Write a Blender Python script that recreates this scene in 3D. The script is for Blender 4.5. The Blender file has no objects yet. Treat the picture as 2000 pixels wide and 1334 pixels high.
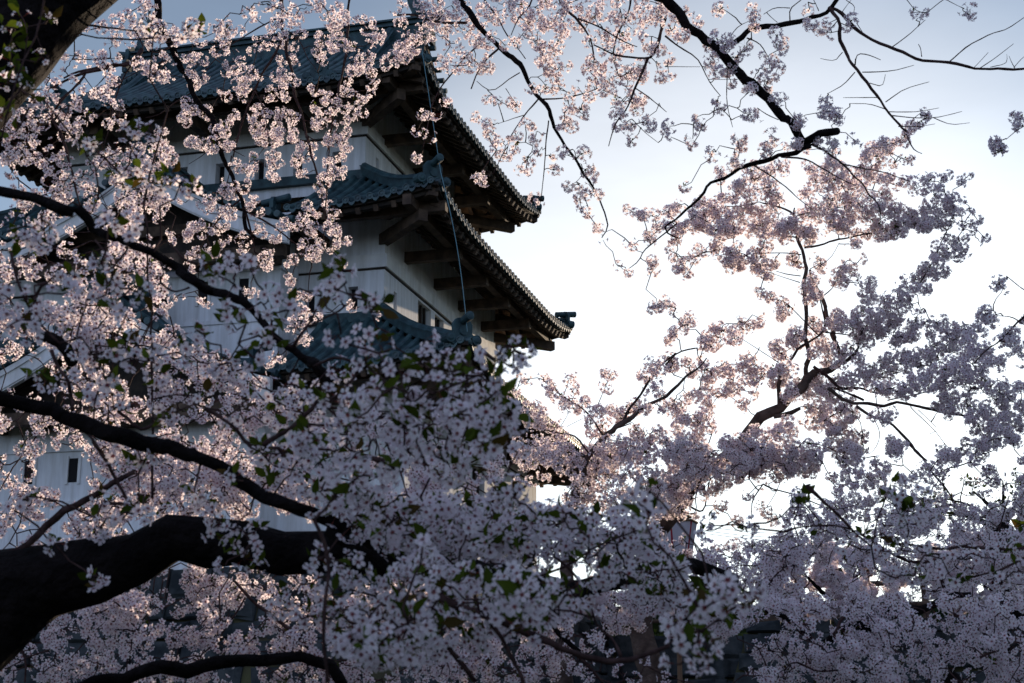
import bpy, math, random
import numpy as np
from mathutils import Vector, Matrix
R_ = math.radians
random.seed(7); rng = np.random.default_rng(11)
scene = bpy.context.scene
COL = scene.collection

# ------------------------------------------------------------------ camera
F = 2950.0                                   # focal length in photo pixels (photo is 2000 wide)
PITCH = math.atan((1425 - 667) / F)
cam_d = bpy.data.cameras.new("camera"); cam = bpy.data.objects.new("camera", cam_d); COL.objects.link(cam)
cam.location = (0, 0, 0); cam.rotation_euler = (math.pi / 2 + PITCH, 0, 0)
cam_d.sensor_width = 36; cam_d.lens = 36 * F / 2000; cam_d.clip_end = 3000; cam_d.clip_start = 0.05
cam_d.dof.use_dof = True; cam_d.dof.focus_distance = 20; cam_d.dof.aperture_fstop = 7.5; cam_d.dof.aperture_blades = 9
scene.camera = cam

# ------------------------------------------------------------------ sky, sun, exposure
SUN_AZ, SUN_EL = R_(22), R_(7)
world = bpy.data.worlds.new("World"); scene.world = world; world.use_nodes = True
wn, wl = world.node_tree.nodes, world.node_tree.links
wn.clear()
sky = wn.new("ShaderNodeTexSky"); sky.sky_type = 'NISHITA'; sky.sun_disc = False
sky.sun_elevation = SUN_EL; sky.sun_rotation = SUN_AZ; sky.altitude = 50
sky.air_density = 0.8; sky.dust_density = 0.15; sky.ozone_density = 3.0
hsv = wn.new("ShaderNodeHueSaturation"); hsv.inputs['Saturation'].default_value = 0.54
wb = wn.new("ShaderNodeMix"); wb.data_type = 'RGBA'; wb.blend_type = 'MULTIPLY'; wb.inputs[0].default_value = 1
wb.inputs[7].default_value = (0.88, 0.95, 0.98, 1)
# broad white aureole of thin haze round the sun
geo = wn.new("ShaderNodeTexCoord"); dot = wn.new("ShaderNodeVectorMath"); dot.operation = 'DOT_PRODUCT'
gz = (math.sin(R_(8)) * math.cos(R_(7)), math.cos(R_(8)) * math.cos(R_(7)), math.sin(R_(7)))
dot.inputs[1].default_value = gz
ramp = wn.new("ShaderNodeMapRange"); ramp.interpolation_type = 'SMOOTHERSTEP'
ramp.inputs['From Min'].default_value = 0.90; ramp.inputs['From Max'].default_value = 1.0
ramp.inputs['To Min'].default_value = 0.0; ramp.inputs['To Max'].default_value = 1.0
glow = wn.new("ShaderNodeMix"); glow.data_type = 'RGBA'; glow.blend_type = 'ADD'
glow.inputs[7].default_value = (4.0, 3.55, 2.9, 1)
# added blue fill glow behind the viewer, brightens shaded walls and blossoms
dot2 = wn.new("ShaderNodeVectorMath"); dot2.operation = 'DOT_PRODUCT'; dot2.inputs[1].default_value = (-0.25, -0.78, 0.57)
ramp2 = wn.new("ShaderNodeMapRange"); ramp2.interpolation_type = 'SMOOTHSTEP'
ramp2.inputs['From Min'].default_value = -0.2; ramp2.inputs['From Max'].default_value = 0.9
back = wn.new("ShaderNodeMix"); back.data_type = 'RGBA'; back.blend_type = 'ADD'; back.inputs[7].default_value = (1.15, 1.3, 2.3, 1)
bg = wn.new("ShaderNodeBackground"); bg.inputs['Strength'].default_value = 0.12
wo = wn.new("ShaderNodeOutputWorld")
wl.new(sky.outputs[0], hsv.inputs['Color']); wl.new(hsv.outputs[0], wb.inputs[6])
wl.new(geo.outputs['Generated'], dot.inputs[0]); wl.new(dot.outputs['Value'], ramp.inputs['Value'])
wl.new(ramp.outputs[0], glow.inputs[0]); wl.new(wb.outputs[2], glow.inputs[6])
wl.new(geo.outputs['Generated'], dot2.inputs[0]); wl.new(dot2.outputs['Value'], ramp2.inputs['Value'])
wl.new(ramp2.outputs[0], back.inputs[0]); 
cn = wn.new("ShaderNodeTexNoise"); cn.inputs['Scale'].default_value = 2.6; cn.inputs['Detail'].default_value = 6; cn.inputs['Roughness'].default_value = .55
cmap = wn.new("ShaderNodeMapping"); cmap.inputs['Scale'].default_value = (1, 1, 3.2); cr_ = wn.new("ShaderNodeMapRange")
cr_.inputs['From Min'].default_value = .3; cr_.inputs['From Max'].default_value = .7; cr_.inputs['To Min'].default_value = .88; cr_.inputs['To Max'].default_value = 1.08
cmul = wn.new("ShaderNodeVectorMath"); cmul.operation = 'SCALE'
wl.new(geo.outputs['Generated'], cmap.inputs['Vector']); wl.new(cmap.outputs[0], cn.inputs['Vector']); wl.new(cn.outputs['Fac'], cr_.inputs['Value'])
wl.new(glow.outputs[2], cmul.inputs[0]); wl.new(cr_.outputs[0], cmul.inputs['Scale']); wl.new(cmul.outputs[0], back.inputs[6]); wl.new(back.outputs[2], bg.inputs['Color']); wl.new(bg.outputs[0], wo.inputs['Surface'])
sun_d = bpy.data.lights.new("sun", 'SUN'); sun_d.energy = 4.4; sun_d.angle = R_(0.5); sun_d.color = (1.0, 0.78, 0.56)
sun = bpy.data.objects.new("sun", sun_d); COL.objects.link(sun)
sd = Vector((math.sin(SUN_AZ) * math.cos(SUN_EL), math.cos(SUN_AZ) * math.cos(SUN_EL), math.sin(SUN_EL)))
sun.rotation_euler = sd.to_track_quat('Z', 'Y').to_euler(); sun.location = (20, 40, 20)
scene.view_settings.view_transform = 'Standard'; scene.view_settings.look = 'None'
scene.view_settings.exposure = 0.58; scene.view_settings.gamma = 1.0
scene.render.engine = 'CYCLES'
cy = scene.cycles
cy.max_bounces = 10; cy.diffuse_bounces = 9; cy.glossy_bounces = 2; cy.transmission_bounces = 9; cy.transparent_max_bounces = 4
cy.use_denoising = True; cy.sample_clamp_indirect = 6

# ------------------------------------------------------------------ helpers
def tag(o, label=None, cat=None, group=None, kind=None):
    if label: o['label'] = label
    if cat: o['category'] = cat
    if group: o['group'] = group
    if kind: o['kind'] = kind
    return o

def empty(name, loc=(0, 0, 0), rz=0):
    o = bpy.data.objects.new(name, None); COL.objects.link(o); o.location = loc; o.rotation_euler = (0, 0, rz)
    o.empty_display_size = 0.3
    return o

def link(name, me, mat, parent=None):
    o = bpy.data.objects.new(name, me); COL.objects.link(o)
    if mat: me.materials.append(mat)
    if parent is not None: o.parent = parent
    return o

class MB:
    """collects polygons, becomes one mesh object"""
    def __init__(s): s.v = []; s.f = []; s.a = []; s.mi = []
    def add(s, vs, fs, attr=None, mi=0):
        n = len(s.v); s.v.extend([tuple(p) for p in vs]); s.f.extend([tuple(i + n for i in f) for f in fs])
        s.a.extend(attr if attr is not None else [0.0] * len(vs)); s.mi.extend([mi] * len(fs))
    def hexa(s, p, mi=0):        # p: 8 corners, bottom 4 then top 4
        s.add(p, [(0, 3, 2, 1), (4, 5, 6, 7), (0, 1, 5, 4), (1, 2, 6, 5), (2, 3, 7, 6), (3, 0, 4, 7)], None, mi)
    def box(s, x0, x1, y0, y1, z0, z1, mi=0):
        s.hexa([(x0, y0, z0), (x1, y0, z0), (x1, y1, z0), (x0, y1, z0), (x0, y0, z1), (x1, y0, z1), (x1, y1, z1), (x0, y1, z1)], mi)
    def beam(s, a, b, w, h, up=Vector((0, 0, 1)), mi=0):
        a, b = Vector(a), Vector(b); d = (b - a).normalized(); r = d.cross(up).normalized() * (w / 2); u = r.cross(d).normalized() * (h / 2)
        s.hexa([a - r - u, a + r - u, b + r - u, b - r - u, a - r + u, a + r + u, b + r + u, b - r + u], mi)
    def cyl(s, a, b, r0, r1=None, n=10, cap=True, mi=0):
        r1 = r0 if r1 is None else r1
        a, b = Vector(a), Vector(b); d = (b - a).normalized(); t = Vector((0, 0, 1)) if abs(d.z) < .9 else Vector((1, 0, 0))
        x = d.cross(t).normalized(); y = d.cross(x)
        vs = [a + (x * math.cos(k * 2 * math.pi / n) + y * math.sin(k * 2 * math.pi / n)) * r0 for k in range(n)] + \
             [b + (x * math.cos(k * 2 * math.pi / n) + y * math.sin(k * 2 * math.pi / n)) * r1 for k in range(n)]
        fs = [(k, (k + 1) % n, n + (k + 1) % n, n + k) for k in range(n)]
        if cap: fs += [tuple(range(n))[::-1], tuple(range(n, 2 * n))]
        s.add(vs, fs, None, mi)
    def build(s, name, mat, parent=None, smooth=False, mats=None):
        me = bpy.data.meshes.new(name); me.from_pydata(s.v, [], s.f)
        at = me.attributes.new('run', 'FLOAT', 'POINT'); at.data.foreach_set('value', np.array(s.a, dtype=np.float32))
        o = link(name, me, mat, parent)
        if mats:
            for m in mats: me.materials.append(m)
            me.polygons.foreach_set('material_index', s.mi)
        if smooth: me.polygons.foreach_set('use_smooth', [True] * len(me.polygons))
        me.update(); return o

def tube_arrays(pts, rad, n, jit=0.0):
    """tapered tube through pts; returns verts, quads"""
    P = np.asarray(pts, float); r = np.asarray(rad, float); m = len(P)
    T = np.gradient(P, axis=0); T /= np.linalg.norm(T, axis=1)[:, None] + 1e-9
    ref = np.array([0.13, 0.2, 0.97]) if abs(T[:, 2]).mean() < .85 else np.array([1, .1, 0.1])
    X = np.cross(T, ref); X /= np.linalg.norm(X, axis=1)[:, None] + 1e-9; Y = np.cross(T, X)
    a = np.arange(n) * 2 * math.pi / n
    rr = r[:, None] * (1 + (rng.uniform(-jit, jit, (m, n)) if jit else 0))
    V = P[:, None, :] + (X[:, None, :] * np.cos(a)[None, :, None] + Y[:, None, :] * np.sin(a)[None, :, None]) * rr[:, :, None]
    V = V.reshape(-1, 3)
    i = np.arange(m - 1)[:, None] * n; k = np.arange(n)[None, :]; k2 = (k + 1) % n
    Q = np.stack([i + k, i + k2, i + n + k2, i + n + k], -1).reshape(-1, 4)
    return V, Q

def mesh_np(name, V, faces, col=None, smooth=False):
    """faces: list of (array[n,k]) of polygons with k corners each"""
    me = bpy.data.meshes.new(name)
    me.vertices.add(len(V)); me.vertices.foreach_set('co', np.asarray(V, np.float32).ravel())
    vi = np.concatenate([f.ravel() for f in faces]); cnt = np.concatenate([np.full(len(f), f.shape[1]) for f in faces])
    st = np.concatenate([[0], np.cumsum(cnt)[:-1]])
    me.loops.add(len(vi)); me.loops.foreach_set('vertex_index', vi.astype(np.int32))
    me.polygons.add(len(cnt)); me.polygons.foreach_set('loop_start', st.astype(np.int32))
    if smooth: me.polygons.foreach_set('use_smooth', np.ones(len(cnt), bool))
    if col is not None:
        a = me.color_attributes.new('col', 'FLOAT_COLOR', 'POINT')
        a.data.foreach_set('color', np.concatenate([col, np.ones((len(col), 1))], 1).astype(np.float32).ravel())
    me.update(calc_edges=True); me.validate()
    return me

# ------------------------------------------------------------------ materials
def mat(name, col, rough=0.8, noise=0.0, scale=5.0, bump=0.0, bscale=30.0, col2=None, metal=0.0, spec=0.3, bdist=0.02):
    m = bpy.data.materials.new(name); m.use_nodes = True; nt = m.node_tree; b = nt.nodes['Principled BSDF']
    b.inputs['Roughness'].default_value = rough; b.inputs['Metallic'].default_value = metal
    b.inputs['Specular IOR Level'].default_value = spec; b.inputs['Base Color'].default_value = (*col, 1)
    tc = nt.nodes.new('ShaderNodeTexCoord')
    if col2 is not None:
        n = nt.nodes.new('ShaderNodeTexNoise'); n.inputs['Scale'].default_value = scale; n.inputs['Detail'].default_value = 6
        nt.links.new(tc.outputs['Object'], n.inputs['Vector'])
        r = nt.nodes.new('ShaderNodeValToRGB'); r.color_ramp.elements[0].position = 0.38; r.color_ramp.elements[1].position = 0.66
        r.color_ramp.elements[0].color = (*col, 1); r.color_ramp.elements[1].color = (*col2, 1)
        nt.links.new(n.outputs['Fac'], r.inputs[0]); nt.links.new(r.outputs[0], b.inputs['Base Color'])
    if bump:
        n2 = nt.nodes.new('ShaderNodeTexNoise'); n2.inputs['Scale'].default_value = bscale; n2.inputs['Detail'].default_value = 5
        nt.links.new(tc.outputs['Object'], n2.inputs['Vector'])
        bp = nt.nodes.new('ShaderNodeBump'); bp.inputs['Strength'].default_value = bump; bp.inputs['Distance'].default_value = bdist
        nt.links.new(n2.outputs['Fac'], bp.inputs['Height']); nt.links.new(bp.outputs[0], b.inputs['Normal'])
    return m

M_plaster = mat('plaster', (0.72, 0.74, 0.77), 0.9, scale=1.3, col2=(0.80, 0.81, 0.83), bump=0.25, bscale=9)
def weather(m, k=.55):
    nt = m.node_tree; b = nt.nodes['Principled BSDF']; src = b.inputs['Base Color'].links[0].from_socket
    tc = nt.nodes.new('ShaderNodeTexCoord'); mp = nt.nodes.new('ShaderNodeMapping'); mp.inputs['Scale'].default_value = (1.6, 1.6, .16)
    n = nt.nodes.new('ShaderNodeTexNoise'); n.inputs['Scale'].default_value = 2.5; n.inputs['Detail'].default_value = 8; n.inputs['Roughness'].default_value = .65
    rp = nt.nodes.new('ShaderNodeValToRGB'); rp.color_ramp.elements[0].position = .35; rp.color_ramp.elements[1].position = .62
    rp.color_ramp.elements[0].color = (k, k * .98, k * .94, 1); rp.color_ramp.elements[1].color = (1, 1, 1, 1)
    mx = nt.nodes.new('ShaderNodeMix'); mx.data_type = 'RGBA'; mx.blend_type = 'MULTIPLY'; mx.inputs[0].default_value = 1
    nt.links.new(tc.outputs['Object'], mp.inputs['Vector']); nt.links.new(mp.outputs[0], n.inputs['Vector']); nt.links.new(n.outputs['Fac'], rp.inputs[0])
    nt.links.new(src, mx.inputs[6]); nt.links.new(rp.outputs[0], mx.inputs[7]); nt.links.new(mx.outputs[2], b.inputs['Base Color'])
weather(M_plaster, .72)
M_white = mat('painted_board', (0.68, 0.69, 0.70), 0.8, scale=2.5, col2=(0.78, 0.78, 0.77), bump=0.1)
M_wood = mat('old_wood', (0.05, 0.034, 0.025), 0.85, scale=4, col2=(0.12, 0.08, 0.055), bump=0.5, bscale=25)
M_dwood = mat('dark_wood', (0.02, 0.017, 0.015), 0.9, scale=4, col2=(0.05, 0.038, 0.03), bump=0.4)
M_board = mat('eave_board', (0.10, 0.06, 0.035), 0.85, scale=3, col2=(0.19, 0.11, 0.06), bump=0.3)
M_bark2 = mat('lit_bark', (0.06, 0.042, 0.036), 0.95, scale=9, col2=(0.13, 0.095, 0.08), bump=1.0, bscale=35, spec=0.1)  # lighter copy of bark, sky light on the right-hand trunks put into its colour
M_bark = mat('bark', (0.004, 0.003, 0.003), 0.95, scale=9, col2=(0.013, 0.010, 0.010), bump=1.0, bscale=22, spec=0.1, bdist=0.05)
M_twig = mat('twig_bark', (0.03, 0.017, 0.016), 0.9, scale=30, col2=(0.075, 0.045, 0.042), spec=0.1)
M_hole = mat('dark_opening', (0.01, 0.01, 0.012), 0.9)
weather(M_white, .8)
M_glassw = mat('green_shutter', (0.02, 0.06, 0.055), 0.5, scale=8, col2=(0.05, 0.12, 0.11))
M_cable = mat('cable', (0.10, 0.22, 0.26), 0.5)
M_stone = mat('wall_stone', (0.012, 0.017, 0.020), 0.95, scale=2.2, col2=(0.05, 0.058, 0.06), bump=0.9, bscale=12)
M_grass = mat('grass', (0.03, 0.05, 0.012), 1.0, scale=6, col2=(0.07, 0.09, 0.025), bump=0.8, bscale=60, spec=0.05)
M_earth = mat('earth', (0.05, 0.045, 0.03), 1.0, scale=1.5, col2=(0.08, 0.08, 0.04), bump=0.6, spec=0.05)
M_red = mat('red_paint', (0.25, 0.015, 0.03), 0.5)
M_rim = mat('brown_rim', (0.12, 0.07, 0.04), 0.7)

def tile_material():
    m = mat('copper_tile', (0.011, 0.033, 0.042), 0.5, scale=3.1, col2=(0.045, 0.10, 0.108), spec=0.5)
    nt = m.node_tree; b = nt.nodes['Principled BSDF']
    at = nt.nodes.new('ShaderNodeAttribute'); at.attribute_name = 'run'
    mu = nt.nodes.new('ShaderNodeMath'); mu.operation = 'MULTIPLY'; mu.inputs[1].default_value = 11.0
    fr = nt.nodes.new('ShaderNodeMath'); fr.operation = 'FRACT'
    bp = nt.nodes.new('ShaderNodeBump'); bp.inputs['Strength'].default_value = 0.9; bp.inputs['Distance'].default_value = 0.012
    nt.links.new(at.outputs['Fac'], mu.inputs[0]); nt.links.new(mu.outputs[0], fr.inputs[0])
    nt.links.new(fr.outputs[0], bp.inputs['Height']); nt.links.new(bp.outputs[0], b.inputs['Normal'])
    return m
M_tile = tile_material()
M_ridge = mat('aged_copper', (0.010, 0.032, 0.040), 0.6, scale=4, col2=(0.032, 0.08, 0.09), bump=0.3, spec=0.4)

def petal_mat(name, trans, tint):
    m = bpy.data.materials.new(name); m.use_nodes = True; nt = m.node_tree; nt.nodes.clear()
    out = nt.nodes.new('ShaderNodeOutputMaterial'); mix = nt.nodes.new('ShaderNodeMixShader')
    d = nt.nodes.new('ShaderNodeBsdfDiffuse'); t = nt.nodes.new('ShaderNodeBsdfTranslucent')
    at = nt.nodes.new('ShaderNodeAttribute'); at.attribute_name = 'col'
    mt = nt.nodes.new('ShaderNodeMix'); mt.data_type = 'RGBA'; mt.blend_type = 'MULTIPLY'; mt.inputs[0].default_value = 1
    mt.inputs[7].default_value = (*tint, 1)
    mix.inputs[0].default_value = trans
    nt.links.new(at.outputs['Color'], d.inputs['Color']); nt.links.new(at.outputs['Color'], mt.inputs[6]); nt.links.new(mt.outputs[2], t.inputs['Color'])
    nt.links.new(d.outputs[0], mix.inputs[1]); nt.links.new(t.outputs[0], mix.inputs[2]); nt.links.new(mix.outputs[0], out.inputs['Surface'])
    return m
M_petal = petal_mat('petal', 0.6, (1.0, 0.985, 0.985))
M_leaf = petal_mat('leaf', 0.4, (1.15, 1.05, 0.4))

# ================================================================== SETTING
def plane_grid(name, x0, x1, y0, y1, n, zf, m):
    xs = np.linspace(x0, x1, n); ys = np.linspace(y0, y1, n); X, Y = np.meshgrid(xs, ys)
    V = np.stack([X, Y, zf(X, Y)], -1).reshape(-1, 3)
    i = np.arange(n - 1)[:, None] * n + np.arange(n - 1)[None, :]
    Q = np.stack([i, i + 1, i + n + 1, i + n], -1).reshape(-1, 4)
    return link(name, mesh_np(name, V, [Q], smooth=True), m)
g = plane_grid('ground', -1500, 1500, -1500, 1500, 90, lambda X, Y: -1.62 + 0 * X, M_earth); tag(g, kind='structure')

# stone walls: courses of rough blocks on a battered face
def stone_wall(name, pts, ztop, zbot, label, batter=0.22, back=6.0):
    root = empty(name, (pts[0][0], pts[0][1], zbot)); tag(root, label, 'stone wall')
    mb = MB(); off = Vector((pts[0][0], pts[0][1], zbot)); rnd = random.Random(len(label))
    core = MB()
    for (a, b) in zip(pts[:-1], pts[1:]):
        a, b = Vector((*a, 0)), Vector((*b, 0)); d = (b - a); Ln = d.length; d.normalize(); nrm = Vector((d.y, -d.x, 0))
        H = ztop - zbot
        def P(s, z, o): return a + d * s + nrm * (o + (ztop - z) * batter) + Vector((0, 0, z)) - off
        core.hexa([P(-1.3, zbot, -.15), P(Ln + 1.3, zbot, -.15), P(Ln + 1.3, zbot, -back - H * batter), P(-1.3, zbot, -back - H * batter),
                   P(0, ztop - .1, -.15), P(Ln, ztop - .1, -.15), P(Ln, ztop - .1, -back), P(0, ztop - .1, -back)])
        z = zbot
        while z < ztop - .05:
            h = min(rnd.uniform(.38, .62), ztop - z)
            if ztop - z - h < .15: h = ztop - z
            s = -(ztop - z) * batter
            e = Ln + (ztop - z) * batter
            while s < e:
                w = rnd.uniform(.35, 1.25); g_ = .012; o = rnd.uniform(.0, .12); j = lambda: rnd.uniform(-.07, .07)
                s2 = min(s + w, e); b0 = .06
                q = [(s + g_ + j(), z + g_ + j() * .6), (s2 - g_ + j(), z + g_ + j()), (s2 - g_ + j(), z + h - g_), (s + g_ + j(), z + h - g_ + j())]
                c = ((s + s2) / 2, z + h / 2)
                outer = [P(x, y, -.12) for x, y in q]; mid = [P(x, y, o) for x, y in q]
                inn = [P(c[0] + (x - c[0]) * .72, c[1] + (y - c[1]) * .7, o + b0 + j()) for x, y in q]
                mb.add(outer + mid + inn, [(k, (k + 1) % 4, 4 + (k + 1) % 4, 4 + k) for k in range(4)] +
                       [(4 + k, 4 + (k + 1) % 4, 8 + (k + 1) % 4, 8 + k) for k in range(4)] + [(8, 9, 10, 11)])
                s = s2
            z += h
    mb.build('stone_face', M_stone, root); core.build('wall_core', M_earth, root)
    return root

# ================================================================== CASTLE KEEP
AR = R_(15)
C2 = Vector((-3.1775, 36.0, 0))
keep = empty('castle_keep', (C2.x, C2.y, 3.2), R_(75))
tag(keep, 'white plastered three storey keep with dark teal copper tiled roofs behind the blossoms', 'castle keep')
KZ = 3.2
class KB(MB):            # building coordinates: u along the right face, v along the left face, z above the camera
    def build(s, name, mat_, parent=None, smooth=False, mats=None):
        s.v = [(p[0], p[1], p[2] - KZ) for p in s.v]
        return MB.build(s, name, mat_, parent if parent is not None else keep, smooth, mats)

STORE = [dict(u=(0.95, 8.85), v=(0.95, 9.9), z=(13.6, 16.9), belt=15.17),
         dict(u=(0.0, 10.25), v=(0.0, 10.85), z=(9.4, 12.85), belt=11.16),
         dict(u=(-0.95, 11.7), v=(-0.95, 11.8), z=(3.5, 8.6), belt=7.45)]
def wall_with_holes(name, S, holes_front, holes_right):
    """holes: (centre, half width, z0, z1) ; front = left-hand face (u min), right = v min"""
    (u0, u1), (v0, v1), (z0, z1) = S['u'], S['v'], S['z']
    mb = KB()
    def face(P, a0, a1, holes, flip):
        xs = sorted({a0, a1, *[h[0] - h[1] for h in holes], *[h[0] + h[1] for h in holes]})
        zs = sorted({z0, z1, *[h[2] for h in holes], *[h[3] for h in holes]})
        for x, x2 in zip(xs[:-1], xs[1:]):
            for z, z2 in zip(zs[:-1], zs[1:]):
                cx, cz = (x + x2) / 2, (z + z2) / 2
                if any(abs(cx - h[0]) < h[1] and h[2] < cz < h[3] for h in holes): continue
                q = [P(x, z, 0), P(x2, z, 0), P(x2, z2, 0), P(x, z2, 0)]
                mb.add(q, [(3, 2, 1, 0)] if flip else [(0, 1, 2, 3)])
        for c, hw, h0, h1 in holes:
            for (p, q) in (((c - hw, h0), (c + hw, h0)), ((c + hw, h0), (c + hw, h1)), ((c + hw, h1), (c - hw, h1)), ((c - hw, h1), (c - hw, h0))):
                mb.add([P(*p, 0), P(*q, 0), P(*q, .28), P(*p, .28)], [(0, 1, 2, 3)])
    face(lambda a, z, d: (u0 + d, a, z), v0, v1, holes_front, True)
    face(lambda a, z, d: (a, v0 + d, z), u0, u1, holes_right, False)
    mb.add([(u1, v0, z0), (u1, v1, z0), (u1, v1, z1), (u1, v0, z1)], [(0, 1, 2, 3)])
    mb.add([(u1, v1, z0), (u0, v1, z0), (u0, v1, z1), (u1, v1, z1)], [(0, 1, 2, 3)])
    o = mb.build(name, M_plaster)
    for c, hw, h0, h1 in holes_front:
        w = KB(); w.box(u0 + .26, u0 + .29, c - hw, c + hw, h0, h1); ww = w.build('window', M_hole)
        for k in (-.5, .5):
            if hw > .2: 
                b = KB(); b.box(u0 + .12, u0 + .2, c + k * hw - .04, c + k * hw + .04, h0, h1); b.build('bar', M_dwood, ww)
    for c, hw, h0, h1 in holes_right:
        w = KB(); w.box(c - hw, c + hw, v0 + .26, v0 + .29, h0, h1); ww = w.build('window', M_glassw if hw > .3 else M_hole)
        if hw > .3:
            for k in (-.55, 0, .55):
                b = KB(); b.box(c + k * hw - .035, c + k * hw + .035, v0 + .08, v0 + .15, h0, h1); b.build('bar', M_dwood, ww)
    return o
def belt(S, zb, h=.34, d=.08):
    (u0, u1), (v0, v1) = S['u'], S['v']
    mb = KB()
    for (zz, hh, dd) in ((zb, h, d), (S['belt2'] if 'belt2' in S else zb - 10, .12, .03)):
        if zz < 0: continue
        mb.box(u0 - dd, u0 + .05, v0 - dd, v1 + dd, zz, zz + hh); mb.box(u0 + .05, u1 + dd, v0 - dd, v0 + .05, zz, zz + hh)
        mb.box(u1 - .05, u1 + dd, v0 + .05, v1 + dd, zz, zz + hh); mb.box(u0 + .05, u1 - .05, v1 - .05, v1 + dd, zz, zz + hh)
    mb.build('belt_course', M_white)
    g_ = KB(); g_.box(u0 - .03, u0 + .05, v0 - .03, v1, zb - .045, zb - .002); g_.box(u0 + .05, u1, v0 - .03, v0 + .05, zb - .045, zb - .002); g_.build('belt_shadow', M_dwood)  # dark strip standing in for the shadow line under the belt

fw = lambda L_, z0, z1: [(c, .13, z0, z1) for c in L_]
wall_with_holes('upper_storey_wall', STORE[0], fw((1.75, 2.85, 3.95, 5.1, 6.2, 7.3, 8.4), 14.2, 14.78),
                [(1.87, .12, 14.1, 14.85), (4.2, .6, 14.1, 15.05), (6.4, .6, 14.1, 15.05), (8.2, .12, 14.1, 14.85)])
wall_with_holes('middle_storey_wall', STORE[1], fw((.82, 1.97), 10.12, 10.72),
                [(.85, .13, 10.0, 10.75), (3.2, .55, 9.9, 11.05), (4.5, .4, 9.9, 11.05), (8.4, .6, 9.9, 11.05)])
wall_with_holes('lower_storey_wall', STORE[2], fw((.3, 1.2), 6.0, 6.5), [(2, .13, 5.8, 6.5), (5.2, .6, 5.6, 6.9), (8.8, .13, 5.8, 6.5)])
for S in STORE: belt(S, S['belt'])

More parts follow.
